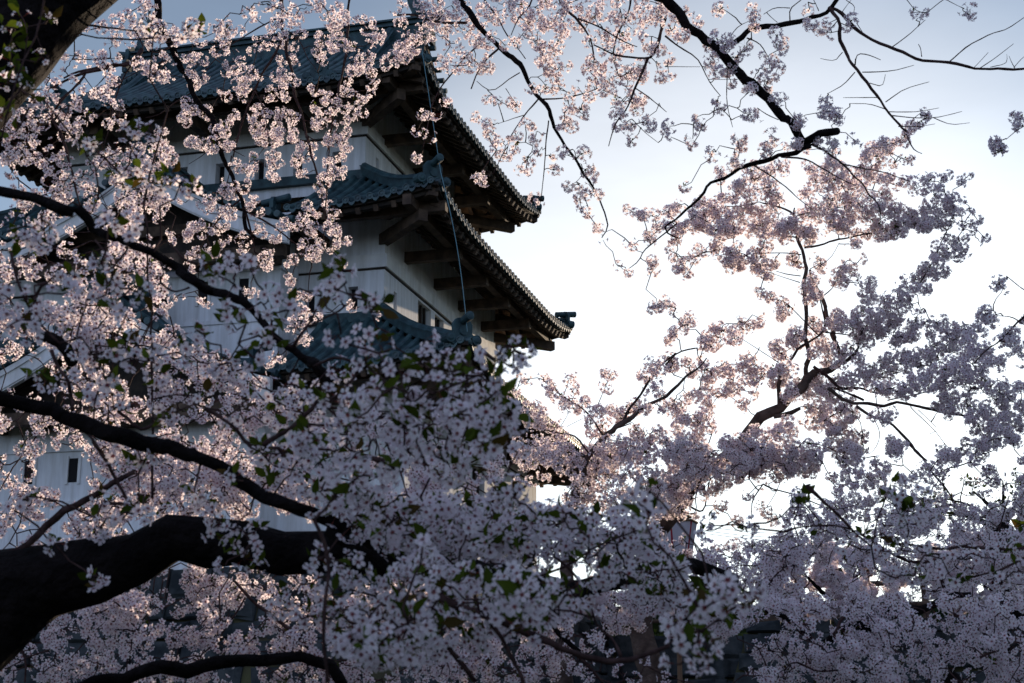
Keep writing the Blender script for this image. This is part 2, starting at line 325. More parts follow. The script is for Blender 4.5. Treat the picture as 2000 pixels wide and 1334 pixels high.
def curve_z(x):                      # roof profile, 0 at the eave .. 1 at the top
    return 0.72 * x + 0.28 * x * x
def roof_side(orient, U0, U1, V0, V1, zE, D, H, lift, cut=(), hip=True, lens=None, tiles=None, ends=None, board=None, rafters=None, fascia=None, overhang=2.0):
    """one slope of a roof whose eave rectangle is [U0,U1]x[V0,V1]; D = plan depth of the slope, H = its rise"""
    if orient == 'front': T, M = V1 - V0, (lambda t, d, z: (U0 + d, V0 + t, z))
    if orient == 'right': T, M = U1 - U0, (lambda t, d, z: (U0 + t, V0 + d, z))
    if orient == 'back': T, M = V1 - V0, (lambda t, d, z: (U1 - d, V0 + t, z))
    if orient == 'left': T, M = U1 - U0, (lambda t, d, z: (U0 + t, V1 - d, z))
    LC = 3.4
    def lf(t):
        e = min(t, T - t); return lift * max(0, 1 - e / LC) ** 2.2
    def Z(t, d): return zE + H * curve_z(d / D) + lf(t) * max(0, 1 - d / D) ** 1.3
    def dm(t): return min(D, t, T - t) if hip else D
    pitch = 0.298; n = int(T / pitch); p = T / n; r = .078
    iscut = lambda t: any(a < t < b for a, b in cut)
    for i in range(n):
        tc = (i + .5) * p
        if iscut(tc): continue
        dmax = dm(tc)
        if dmax < .12: continue
        ds = np.linspace(-.02, dmax, max(3, int(dmax / .28) + 2))
        # roll
        A = [math.pi * k / 5 for k in range(6)]
        vs, at = [], []
        for d in ds:
            for a in A:
                vs.append(M(tc + math.cos(a) * r, d, Z(tc, d) + .03 + math.sin(a) * r * 1.05)); at.append(float(d))
        fs = [(j * 6 + k, j * 6 + k + 1, (j + 1) * 6 + k + 1, (j + 1) * 6 + k) for j in range(len(ds) - 1) for k in range(5)]
        tiles.add(vs, fs, at)
        # pan between this roll and the next
        if i < n - 1 and not iscut(tc + p):
            t2 = tc + p; dmax2 = min(dmax, dm(t2)); ds2 = np.linspace(-.05, dmax2, max(3, int(dmax2 / .3) + 2))
            vs, at = [], []
            for d in ds2:
                for k in range(5):
                    q = k / 4; t = tc + r * .8 + (p - r * 1.6) * q
                    vs.append(M(t, d, Z(t, d) + .03 - math.sin(q * math.pi) * .055)); at.append(float(d) + .4)
            fs = [(j * 5 + k, j * 5 + k + 1, (j + 1) * 5 + k + 1, (j + 1) * 5 + k) for j in range(len(ds2) - 1) for k in range(4)]
            tiles.add(vs, fs, at)
            vs = []
            for k in range(5):
                q = k / 4; t = tc + r * .8 + (p - r * 1.6) * q; z = Z(t, -.05) + .03 - math.sin(q * math.pi) * .055
                vs += [M(t, -.05, z + .01), M(t, -.05, z - .035 - math.sin(q * math.pi) * .03), M(t, .0, z - .035 - math.sin(q * math.pi) * .03)]
            ends.add(vs, [(3 * k, 3 * k + 3, 3 * k + 4, 3 * k + 1) for k in range(4)] + [(3 * k + 1, 3 * k + 4, 3 * k + 5, 3 * k + 2) for k in range(4)])
        # round end cap with a rim
        R0 = .088; zc = Z(tc, 0) + .045
        ring = lambda rr, d: [M(tc + math.cos(k * math.pi / 6) * rr, d, zc + math.sin(k * math.pi / 6) * rr) for k in range(12)]
        vs = ring(R0, .06) + ring(R0, -.055) + ring(R0 * .78, -.055) + ring(R0 * .74, -.035) + ring(R0 * .35, -.035) + ring(R0 * .3, -.05)
        fs = [(a * 12 + k, a * 12 + (k + 1) % 12, a * 12 + 12 + (k + 1) % 12, a * 12 + 12 + k) for a in range(5) for k in range(12)] + [tuple(range(60, 72))]
        ends.add(vs, fs)
    # boards under the tiles
    m = int(T / .6)
    ts = [T * k / m for k in range(m + 1)]
    for a, b in zip(ts[:-1], ts[1:]):
        if iscut((a + b) / 2): continue
        lim = min(D, overhang + .3)
        ra, rb = [min(lim, dm(a)), min(lim, dm(b))] if hip else [lim, lim]
        N = 3; va = []
        for k in range(N + 1):
            q = k / N
            da, db = .06 + (ra - .06) * q if ra > .06 else ra, .06 + (rb - .06) * q if rb > .06 else rb
            va += [M(a, da, Z(a, da) - .10), M(b, db, Z(b, db) - .10)]
        board.add(va, [(2 * k, 2 * k + 1, 2 * k + 3, 2 * k + 2) for k in range(N)])
        # fascia in two tiers
        for (d0, d1, h0, h1) in ((.05, .15, -.10, -.005), (.15, .30, -.20, -.101)):
            P = [M(a, d0, Z(a, 0) + h0), M(b, d0, Z(b, 0) + h0), M(b, d1, Z(b, 0) + h0), M(a, d1, Z(a, 0) + h0),
                 M(a, d0, Z(a, 0) + h1), M(b, d0, Z(b, 0) + h1), M(b, d1, Z(b, 0) + h1), M(a, d1, Z(a, 0) + h1)]
            if min(a, T - b) >= .0: fascia.hexa(P)
    # rafters
    nr = int(T / .44)
    for i in range(nr):
        t = (i + .5) * T / nr
        if iscut(t): continue
        de = min(overhang + .2, dm(t)); 
        if de < .5: continue
        a = Vector(M(t, .12, Z(t, .12) - .27)); b = Vector(M(t, de, Z(t, de) - .27))
        rafters.beam(a, b, .12, .16)
    return M, Z, T

def hip_ridge(mb, orn, a, b, w=.26, h=.34, sag=.12, tip=True, n=8):
    """stacked ridge from a (low end) up to b, with end tile ornament at the low end"""
    a, b = Vector(a), Vector(b); d = (b - a); hd = Vector((d.x, d.y, 0)).normalized(); sd_ = Vector((hd.y, -hd.x, 0))
    vs = []
    for i in range(n + 1):
        q = i / n; c = a + d * q; c.z -= sag * math.sin(math.pi * q)
        hh = h * (1 if q > .15 else .85)
        for (x, z) in ((-.5, 0), (-.5, .62), (-.62, .62), (-.62, .70), (-.42, .74), (-.3, .92), (0, 1.02), (.3, .92), (.42, .74), (.62, .70), (.62, .62), (.5, .62), (.5, 0)):
            vs.append(c + sd_ * (x * w) + Vector((0, 0, z * hh)))
    k = 13
    fs = [(i * k + j, i * k + j + 1, (i + 1) * k + j + 1, (i + 1) * k + j) for i in range(n) for j in range(k - 1)]
    fs += [tuple(range(k))[::-1], tuple(range(n * k, n * k + k))]
    mb.add(vs, fs)
    if not tip: return
    o = a - hd * .03
    # shield shaped end tile with scrolls and round cap
    prof = [(-.30, -.08), (-.32, .12), (-.24, .2), (-.25, .4), (-.16, .52), (0, .56), (.16, .52), (.25, .4), (.24, .2), (.32, .12), (.30, -.08)]
    vs = [o + sd_ * x + Vector((0, 0, z)) for x, z in prof] + [o - hd * .09 + sd_ * x * .95 + Vector((0, 0, z)) for x, z in prof]
    m = len(prof)
    orn.add(vs, [(i, (i + 1) % m, m + (i + 1) % m, m + i) for i in range(m)] + [tuple(range(m))[::-1], tuple(range(m, 2 * m))])
    for sx in (-1, 1):
        c = o + sd_ * (.33 * sx) + Vector((0, 0, .06)); orn.cyl(c + hd * .1, c - hd * .13, .13, .12, 12)
        orn.cyl(c - hd * .13, c - hd * .155, .085, .05, 12)
    c = o + Vector((0, 0, .24)); orn.cyl(c, c - hd * .12, .13, .10, 12)
    c = o + Vector((0, 0, .42)); e = c - hd * .42 + Vector((0, 0, .10)); 
    orn.cyl(c + hd * .3, e, .085, .10, 12); orn.cyl(e, e - hd * .02, .10, .06, 12)

def eave_structure(beams, U0, U1, V0, V1, wallu, wallv, z, arms_r, arms_f, zs):
    """arms from the wall carry a purlin under the rafters; diagonal arms at the corners"""
    ou, ov = wallu[0] - 1.25, wallv[0] - 1.25; eu, ev = wallu[1] + 1.25, wallv[1] + 1.25
    pw, ph = .22, .26
    P = KB()
    P.box(ou - pw / 2, ou + pw / 2, ov - .75, ev + .75, z + .02, z + .02 + ph)
    P.box(ou + pw / 2, eu + .75, ov - pw / 2, ov + pw / 2, z + .022, z + .022 + ph)
    P.box(ou - .75, ou - pw / 2, ov - pw / 2, ov + pw / 2, z + .022, z + .022 + ph)
    P.box(eu - pw / 2, eu + pw / 2, ov + pw / 2, ev + .75, z + .024, z + .024 + ph)
    P.build('purlin', M_wood)
    for u in arms_r:
        a = KB(); a.box(u - .12, u + .12, ov - .25, wallv[0] + .05, z - .26, z + .018); a.build('bracket_arm', M_wood)
    for v in arms_f:
        a = KB(); a.box(ou - .25, wallu[0] + .05, v - .12, v + .12, z - .262, z + .016); a.build('bracket_arm', M_wood)
    for (cu, cv, su, sv) in ((wallu[0], wallv[0], -1, -1), (wallu[1], wallv[0], 1, -1)):
        a = KB(); a.beam((cu - su * .1, cv - sv * .1, z - .10), (cu + su * 1.5, cv + sv * 1.5, z - .10), .24, .28); a.build('bracket_arm', M_wood)
        a = KB(); a.beam((cu, cv, z + .55), (cu + su * (zs), cv + sv * (zs), z + .36), .24, .26); a.build('hip_rafter', M_wood)

def make_roof(name, S, o, zE, H, lift, cut_front, arms_r, arms_f, zarm, inset_top):
    (u0, u1), (v0, v1) = S['u'], S['v']
    U0, U1, V0, V1 = u0 - o, u1 + o, v0 - o, v1 + o
    D = o + inset_top
    t, e, b, r, f_ = KB(), KB(), KB(), KB(), KB()
    for orient, cut in (('front', cut_front), ('right', ()), ('back', ()), ('left', ())):
        roof_side(orient, U0, U1, V0, V1, zE, D, H, lift, cut, True, tiles=t, ends=e, board=b, rafters=r, fascia=f_, overhang=o)
    root = t.build(name, M_tile, smooth=False)
    e.build('eave_end_tiles', M_tile, root); b.build('eave_boards', M_board, root); r.build('rafters', M_wood, root); f_.build('fascia', M_dwood, root)
    rd, on = KB(), KB()
    for (cu, cv, su, sv) in ((U0, V0, 1, 1), (U1, V0, -1, 1), (U0, V1, 1, -1), (U1, V1, -1, -1)):
        hr, ho = KB(), KB(); hip_ridge(hr, ho, (cu + su * .22, cv + sv * .22, zE + lift * .92 + .04), (cu + su * D, cv + sv * D, zE + H + .03), sag=.22)
        hq = hr.build('hip_ridge', M_ridge, root); ho.build('ridge_end_tile', M_ridge, hq)
    # flashing where the slope meets the wall above
    iu0, iu1, iv0, iv1 = U0 + D, U1 - D, V0 + D, V1 - D
    rd.box(iu0 - .16, iu0 + .0, iv0 - .16, iv1 + .16, zE + H - .12, zE + H + .13); rd.box(iu0, iu1 + .16, iv0 - .16, iv0, zE + H - .12, zE + H + .13)
    rd.box(iu1, iu1 + .16, iv0, iv1 + .16, zE + H - .12, zE + H + .13); rd.box(iu0, iu1, iv1, iv1 + .16, zE + H - .12, zE + H + .13)
    rd.build('flashing', M_ridge, root)
    eave_structure(None, U0, U1, V0, V1, (u0, u1), (v0, v1), zarm, arms_r, arms_f, o - .12)
    return root
make_roof('middle_roof', STORE[1], 2.0, 12.17, 1.85, .38, [(2.0 + 2, 9.3 + 2)], (1.6, 4.08, 6.36, 8.75), (1.6,), 12.0, .95)
make_roof('lower_roof', STORE[2], 2.15, 7.93, 1.95, .38, [(1.75 + 3.1, 9.5 + 3.1)], (.8, 3.2, 5.6, 8.0, 10.3), (.8,), 7.75, .95)

# ---- top roof: hipped skirt with a gabled top
def top_roof():
    S = STORE[0]; (u0, u1), (v0, v1) = S['u'], S['v']; o = 2.22
    U0, U1, V0, V1 = u0 - o, u1 + o, v0 - o, v1 + o; zE, lift = 15.78, .42
    half = (U1 - U0) / 2; Hf = 3.95
    t, e, b, r, f_ = KB(), KB(), KB(), KB(), KB()
    Zp = lambda d: zE + Hf * curve_z(d / half)
    GD = 2.2                                        # gable stands this far in from the eave
    # skirt part of all four sides follows the main profile up to GD
    zG = Zp(GD) - zE
    for orient in ('front', 'back'):
        # full slope up to the ridge, columns inside the gable verges
        T = V1 - V0
        M = (lambda tt, d, z: (U0 + d, V0 + tt, z)) if orient == 'front' else (lambda tt, d, z: (U1 - d, V0 + tt, z))
        def lf(tt): return lift * max(0, 1 - min(tt, T - tt) / 3.4) ** 2.2
        Z = lambda tt, d: Zp(d) + lf(tt) * max(0, 1 - d / GD) ** 1.3 if d < GD else Zp(d)
        n = int(T / .298); p = T / n; rr = .078
        for i in range(n):
            tc = (i + .5) * p; ed = min(tc, T - tc)
            dmax = ed if ed < GD - .35 else half
            if dmax < .12: continue
            ds = np.linspace(-.02, dmax, max(3, int(dmax / .28) + 2))
            vs, at = [], []
            for d in ds:
                for k in range(6):
                    a = math.pi * k / 5; vs.append(M(tc + math.cos(a) * rr, d, Z(tc, d) + .03 + math.sin(a) * rr)); at.append(float(d))
            t.add(vs, [(j * 6 + k, j * 6 + k + 1, (j + 1) * 6 + k + 1, (j + 1) * 6 + k) for j in range(len(ds) - 1) for k in range(5)], at)
            if i < n - 1:
                t2 = tc + p; e2 = min(t2, T - t2); dm2 = min(dmax, e2 if e2 < GD - .35 else half); ds2 = np.linspace(-.05, max(dm2, .1), max(3, int(dm2 / .3) + 2))
                vs, at = [], []
                for d in ds2:
                    for k in range(5):
                        q = k / 4; tt = tc + rr * .8 + (p - rr * 1.6) * q
                        vs.append(M(tt, d, Z(tt, d) + .03 - math.sin(q * math.pi) * .055)); at.append(float(d) + .4)
                t.add(vs, [(j * 5 + k, j * 5 + k + 1, (j + 1) * 5 + k + 1, (j + 1) * 5 + k) for j in range(len(ds2) - 1) for k in range(4)], at)
    # eave trim, boards and rafters of all four sides; tiles only for the two hip ends
    dump = KB()
    for orient in ('front', 'back'):
        roof_side(orient, U0, U1, V0, V1, zE, half, Hf, lift, (), True, tiles=dump, ends=e, board=b, rafters=r, fascia=f_, overhang=o)
    for orient in ('right', 'left'):
        roof_side(orient, U0, U1, V0, V1, zE, GD, zG, lift, (), True, tiles=t, ends=e, board=b, rafters=r, fascia=f_, overhang=GD - .3)
    root = t.build('upper_roof', M_tile)
    e.build('eave_end_tiles', M_tile, root); b.build('eave_boards', M_board, root); r.build('rafters', M_wood, root); f_.build('fascia', M_dwood, root)
    rd, on, gb, gw, vt = KB(), KB(), KB(), KB(), KB()
    cu = (U0 + U1) / 2; zR = Zp(half)
    # main ridge: tall stacked courses with a slab on top
    va, vb = V0 + GD - .25, V1 - GD + .25
    rd.box(cu - .17, cu + .17, va, vb, zR - .15, zR + .42); rd.box(cu - .25, cu + .25, va - .03, vb + .03, zR + .42, zR + .48)
    rd.box(cu - .14, cu + .14, va, vb, zR + .48, zR + .60); rd.box(cu - .22, cu + .22, va - .05, vb + .05, zR + .60, zR + .66)
    rd.build('ridge', M_ridge, root)
    for (vg, s) in ((V0 + GD - .3, 1), (V1 - GD + .3, -1)):
        gb, gw, vt, on = KB(), KB(), KB(), KB()
        # gable wall, barge boards, verge tiles
        N = 14; prof = []
        for k in range(-N, N + 1):
            d = half * (1 - abs(k) / N)
            prof.append((cu + (half - d) * (1 if k > 0 else -1), Zp(d)))
        inner = [(u, z) for u, z in prof if z > Zp(GD) + .12]
        vw = vg + s * .55
        low = Zp(GD) - .2
        vs = [(inner[0][0], vw, low)] + [(u, vw, z - .06) for u, z in inner] + [(inner[-1][0], vw, low)]
        gw.add(vs, [tuple(range(len(vs))) if s < 0 else tuple(range(len(vs)))[::-1]])
        for k in range(len(prof) - 1):
            (ua, za), (ub, zb) = prof[k], prof[k + 1]
            if min(za, zb) < Zp(GD * .8): continue
            for (off, dep, th0, th1) in ((.02, .10, .06, .40), (.0, .05, .05, .20)):
                gb.hexa([(ua, vg + s * (off), za - th1), (ub, vg + s * (off), zb - th1), (ub, vg + s * (off + dep), zb - th1), (ua, vg + s * (off + dep), za - th1),
                         (ua, vg + s * off, za - th0), (ub, vg + s * off, zb - th0), (ub, vg + s * (off + dep), zb - th0), (ua, vg + s * (off + dep), za - th0)])
        # verge tiles pointing out over the barge board
        L_ = 0; steps = 34
        for side in (-1, 1):
            for k in range(steps):
                d = GD * .55 + (half - GD * .55) * (k + .5) / steps * .98
                if k % 2: continue
                u = cu + side * (half - d); z = Zp(d)
                vt.cyl((u, vg - s * .18, z + .07), (u, vg + s * .5, z + .09), .08, .08, 10)
        vt.box(cu - .05, cu + .05, vg - s * .0 - .02, vg + s * .02 + .02, zR - .9, zR - .4)
        # descending ridges
        for side in (-1, 1):
            rd, on = KB(), KB(); hip_ridge(rd, on, (cu + side * (half - .75), vg + s * 1.05, Zp(.75) + .05), (cu + side * .3, vg + s * 1.05, zR + .02), w=.24, h=.34, sag=.55, n=10)
            q_ = rd.build('descending_ridge', M_ridge, root); on.build('ridge_end_tile', M_ridge, q_); rd, on = KB(), KB()
            hip_ridge(rd, on, (cu + side * (half - .25), (V0 + .25) if s > 0 else (V1 - .25), zE + lift * .9 + .04), (cu + side * (half - GD), vg + s * .4, Zp(GD) + .04), sag=.06)
            q_ = rd.build('hip_ridge', M_ridge, root); on.build('ridge_end_tile', M_ridge, q_); on = KB()
        # ridge end ornament and dolphin-like finial
        on = KB(); c = Vector((cu, vg - s * .02, zR))
        P = [(-.42, -.1), (-.45, .25), (-.3, .4), (-.3, .7), (0, .92), (.3, .7), (.3, .4), (.45, .25), (.42, -.1)]
        vs = [c + Vector((x, 0, z)) for x, z in P] + [c + Vector((x, -s * .12, z)) for x, z in P]; m = len(P)
        on.add(vs, [(i, (i + 1) % m, m + (i + 1) % m, m + i) for i in range(m)] + [tuple(range(m)), tuple(range(m, 2 * m))[::-1]])
        on.cyl(c + Vector((0, s * .2, .55)), c + Vector((0, -s * .5, .68)), .12, .13, 12)
        fin = KB(); body = [(0.05, .66, .17), (-.10, .80, .22), (-.05, 1.0, .20), (.10, 1.2, .15), (.2, 1.42, .10), (.16, 1.62, .06), (.08, 1.75, .03)]
        V, Q = tube_arrays([(cu, vg + s * (.35 + y), zR + z) for y, z, _ in body], [q for *_, q in body], 10)
        fin.add(V.tolist(), Q.tolist())
        top = Vector((cu, vg + s * .43, zR + 1.7))
        for k in range(5):
            a = -.9 + k * .45; tipp = top + Vector((math.sin(a) * .1, s * math.sin(a) * .34, .32 * math.cos(a) + .05))
            fin.add([top + Vector((.04, 0, -.08)), top + Vector((-.04, 0, -.08)), tipp + Vector((0, s * .06, 0)), tipp + Vector((0, -s * .04, .04))], [(0, 1, 2), (0, 2, 3), (1, 3, 2), (0, 3, 1)])
        for k in range(5):
            q = Vector((cu, vg + s * (.35 - .12 + k * .02), zR + .9 + k * .16)); fin.add([q, q + Vector((0, 0, .1)), q + Vector((0, -s * .13, .1))], [(0, 1, 2), (2, 1, 0)])
        fin.cyl((cu, vg + s * .32, zR + .72), (cu, vg + s * .05, zR + .74), .15, .08, 10)
        fin.build('roof_finial', M_ridge, root)
        on.build('ridge_end_tile', M_ridge, root); gw.build('gable_wall', M_plaster); gb.build('barge_board', M_wood, root); vt.build('verge_tiles', M_tile, root)
    eave_structure(None, U0, U1, V0, V1, (u0, u1), (v0, v1), 15.62, (2.3, 4.9, 7.5), (2.5, 5.3, 8.1), o - .12)
top_roof()

# ---- projecting bays of the left face, each under its own gable
def bay(pu, v0, v1, z0, z1, cv, zA, half, rise, uf, ub, wins, wz):
    S = dict(u=(pu, pu + 1.2), v=(v0, v1), z=(z0, z1))
    mb = KB(); mb.box(pu, pu + 1.1, v0, v1, z0, z1)
    mb.box(pu - .06, pu + 1.0, v0 - .06, v1 + .06, wz + .75, wz + 1.05); mb.box(pu - .04, pu + 1.0, v0 - .04, v1 + .04, wz - .55, wz - .45)
    w = mb.build('bay_wall', M_plaster)
    for c in wins:
        k = KB(); k.box(pu - .012, pu + .02, c - .13, c + .13, wz, wz + .58); wi = k.build('window', M_hole)
        k = KB(); k.box(pu - .05, pu + .0, c - .2, c - .131, wz - .05, wz + .63); k.box(pu - .05, pu + .0, c + .131, c + .2, wz - .05, wz + .63); k.build('frame', M_white, wi)
    prof = lambda x: zA - rise * (1.5 * x - .5 * x * x) if x < 1 else zA - rise      # x = 0 apex .. 1 edge
    t, gb, sf, vt = KB(), KB(), KB(), KB()
    n = int((ub - uf) / .298); N = 16
    for side in (-1, 1):
        for i in range(n + 1):
            u = uf + .12 + i * .298; vs, at = [], []
            for k in range(N + 1):
                x = k / N; v = cv + side * half * x; z = prof(x)
                for a in range(6):
                    an = math.pi * a / 5; vs.append((u + math.cos(an) * .078, v, z + .05 + math.sin(an) * .08)); at.append(x * half)
            t.add(vs, [(j * 6 + q, j * 6 + q + 1, (j + 1) * 6 + q + 1, (j + 1) * 6 + q) for j in range(N) for q in range(5)], at)
            v = cv + side * half
            t.cyl((u, v - side * .05, prof(1) + .06), (u, v + side * .05, prof(1) + .05), .088, .088, 12)
        vs = []
        for k in range(N + 1):
            x = k / N; v = cv + side * half * x; vs += [(uf, v, prof(x) + .02), (ub, v, prof(x) + .02), (uf, v, prof(x) - .1), (ub, v, prof(x) - .1)]
        t.add(vs, [(4 * k, 4 * k + 1, 4 * k + 5, 4 * k + 4) for k in range(N)], [0] * len(vs))
        sf.add(vs, [(4 * k + 2, 4 * k + 3, 4 * k + 7, 4 * k + 6) for k in range(N)] + [(4 * N, 4 * N + 1, 4 * N + 3, 4 * N + 2)])
        for k in range(N):
            for (o0, o1, h0, h1) in ((-.10, .04, .10, .62), (-.15, -.10, .10, .24), (-.13, -.10, .50, .58)):
                xa, xb = k / N, (k + 1) / N
                va, vb = cv + side * half * xa, cv + side * half * xb; za, zb = prof(xa), prof(xb)
                gb.hexa([(uf + o0, va, za - h1), (uf + o0, vb, zb - h1), (uf + o1, vb, zb - h1), (uf + o1, va, za - h1),
                         (uf + o0, va, za - h0), (uf + o0, vb, zb - h0), (uf + o1, vb, zb - h0), (uf + o1, va, za - h0)])
        for k in range(1, 18):
            x = k / 18; v = cv + side * half * x; vt.cyl((uf - .28, v, prof(x) + .03), (uf + .05, v, prof(x) + .05), .085, .085, 10)
        for k in range(0, 10):
            u = uf + .5 + k * .45
            if u > pu + .6: break
            sf.beam((u, cv + side * half * .97, prof(.97) - .2), (u, cv + side * half * .45, prof(.45) - .24), .1, .13)
    root = t.build('bay_roof', M_tile)
    gb.build('barge_board', M_white, root); sf.build('soffit', M_dwood, root); vt.build('verge_tiles', M_tile, root)
    rd, on = KB(), KB(); hip_ridge(rd, on, (uf - .12, cv, zA + .05), (ub, cv, zA + .05), w=.32, h=.5, sag=0); q_ = rd.build('ridge', M_ridge, root); on.build('ridge_end_tile', M_ridge, q_); rd, on = KB(), KB()
    for side in (-1, 1):
        hip_ridge(rd, on, (uf + .55, cv + side * half * .82, prof(.82) + .06), (uf + .55, cv + side * .2, prof(0) + .1), w=.24, h=.3, sag=.55, n=10)
        q_ = rd.build('descending_ridge', M_ridge, root); on.build('ridge_end_tile', M_ridge, q_); rd, on = KB(), KB()
    g_ = KB(); xs = [k / 10 for k in range(-10, 11)]
    vs = [(uf + 1.0, cv - half * .9, prof(.9) - .75)] + [(uf + 1.0, cv + half * .9 * x, prof(abs(x) * .9) - .12) for x in xs] + [(uf + 1.0, cv + half * .9, prof(.9) - .75)]
    g_.add(vs, [tuple(range(len(vs)))]); g_.build('gable_shade_infill', M_dwood, root)  # flat infill coloured dark for the shade behind the barge boards
    pl = KB(); pl.box(uf + .3, uf + .55, cv - half * .93, cv + half * .93, prof(.93) - .85, prof(.93) - .55)
    for k in range(7): v = cv + (k - 3) * half * .27; pl.box(uf + .3, pu + .05, v - .11, v + .11, prof(.93) - .84, prof(.93) - .58)
    pl.build('purlin', M_wood, root)
bay(-1.0, 2.35, 9.0, 8.6, 12.3, 5.65, 13.7, 4.0, 1.85, -2.15, .95, (3.3, 4.4, 5.5, 6.7, 7.9), 10.25)
bay(-1.95, 2.2, 9.5, 3.5, 8.3, 5.65, 9.95, 4.25, 2.2, -3.35, .0, (3.2, 4.4, 5.7, 7.1, 8.3), 5.75)

def tube_obj(name, pts, rad, m, parent=None, n=6, cls=MB, jit=0):
    V, Q = tube_arrays(pts, rad, n, jit); o = cls(); o.add(V.tolist(), Q.tolist()); return o.build(name, m, parent, smooth=True)
def sagline(a, b, sag, n=14):
    a, b = Vector(a), Vector(b); return [a.lerp(b, k / n) - Vector((0, 0, sag * math.sin(math.pi * k / n))) for k in range(n + 1)]
tube_obj('lightning_cable', sagline((-1.35, -1.35, 16.25), (-2.12, -2.12, 12.7), .0) , [.009] * 15, M_cable, None, 6, KB)
tube_obj('lightning_cable', [p + Vector((-.12 * math.sin(math.pi * k / 14), -.12 * math.sin(math.pi * k / 14), 0)) for k, p in enumerate(sagline((-2.12, -2.12, 12.7), (-3.1, -3.1, 8.5), 0))], [.009] * 15, M_cable, None, 6, KB)
KEEP_DONE = True

# ================================================================== STONE BASE, BANK, FENCES, LANTERN
def loc(u, v): 
    c, s_ = math.cos(R_(75)), math.sin(R_(75)); return (C2.x + u * c - v * s_, C2.y + u * s_ + v * c)
A, B, Cc = loc(-2.6, 14), loc(-2.6, -2.6), loc(14, -2.6)
stone_wall('stone_base', [A, B, Cc], 3.55, -1.7, 'dark battered stone base under the white keep', back=5.0)
stone_wall('stone_wall', [(0.0, 47.5), (13, 45.5), (34, 33)], 2.75, -1.7, 'long dark stone moat wall with a grassy top right of the keep', back=7)
bank = MB()
for (a, b) in (((-1, 47.6), (13, 45.7)), ((13, 45.7), (34.5, 32.7))):
    a, b = Vector((*a, 0)), Vector((*b, 0)); d = (b - a).normalized(); n = Vector((-d.y, d.x, 0)); N = 40
    vs = []
    for i in range(N + 1):
        for j, w in enumerate((0, .5, 2.5, 7)):
            p = a.lerp(b, i / N) + n * w; vs.append((p.x, p.y, 2.72 + (0, .12, .2, .1)[j] + random.uniform(-.03, .05)))
    bank.add(vs, [(i * 4 + j, (i + 1) * 4 + j, (i + 1) * 4 + j + 1, i * 4 + j + 1) for i in range(N) for j in range(3)])
tag(bank.build('grass_bank', M_grass), kind='structure')
gm = MB(); rg = random.Random(3)
for (a, b) in (((-1, 47.6), (13, 45.7)), ((13, 45.7), (34.5, 32.7))):
    a, b = Vector((*a, 0)), Vector((*b, 0)); d = (b - a).normalized(); n = Vector((-d.y, d.x, 0))
    for k in range(2600):
        p = a.lerp(b, rg.random()) + n * (rg.random() ** 2 * 2.5); h = rg.uniform(.06, .2); w = .012; an = rg.uniform(0, 6.28)
        q = Vector((math.cos(an) * w, math.sin(an) * w, 0)); z = Vector((0, 0, 2.76)); t_ = Vector((rg.uniform(-.05, .05), rg.uniform(-.05, .05), h))
        gm.add([p + z - q, p + z + q, p + z + t_], [(0, 1, 2)])
tag(gm.build('grass', M_grass), kind='stuff')

def fence(a, b, z, n, label, hh=.78):
    root = empty('log_fence', (*a, z)); tag(root, label, 'fence', 'log fences on top of the stone wall')
    a, b = Vector((*a, 0)), Vector((*b, 0)); rnd = random.Random(n)
    for i in range(n):
        p = a.lerp(b, i / (n - 1)) - a; m = MB(); m.cyl(p + Vector((0, 0, -.3)), p + Vector((rnd.uniform(-.02, .02), 0, hh + .12)), .085, .08, 10); m.build('post', M_wood, root)
    for h in (.34, .72):
        m = MB()
        for i in range(n - 1):
            p, q = a.lerp(b, i / (n - 1)) - a, a.lerp(b, (i + 1) / (n - 1)) - a
            off = (q - p).normalized(); nn = Vector((off.y, -off.x, 0)) * .12
            m.cyl(p + nn - off * .03 + Vector((0, 0, h * hh / .78 + rnd.uniform(-.02, .02))), q + nn + off * .03 + Vector((0, 0, h * hh / .78)), .065, .06, 8)
        m.build('rail', M_wood, root)
fence((0.6, 48), (12.5, 46.3), 2.9, 9, 'dark log fence on the grassy wall top beside the keep')
fence((6.2, 36.5), (20, 33.0), 2.4, 9, 'taller dark log fence rising among the far right blossoms', 1.0)
stone_wall('stone_wall', [(5.6, 36.2), (21, 32.2)], 2.5, -1.7, 'nearer dark stone wall under the right hand fence', back=3)

def Wp(px, py, Y):
    x, y = px - 1000, 667 - py; c, s_ = math.cos(PITCH), math.sin(PITCH)
    r = np.array([x, F * c - y * s_, F * s_ + y * c]); return r * (Y / r[1])

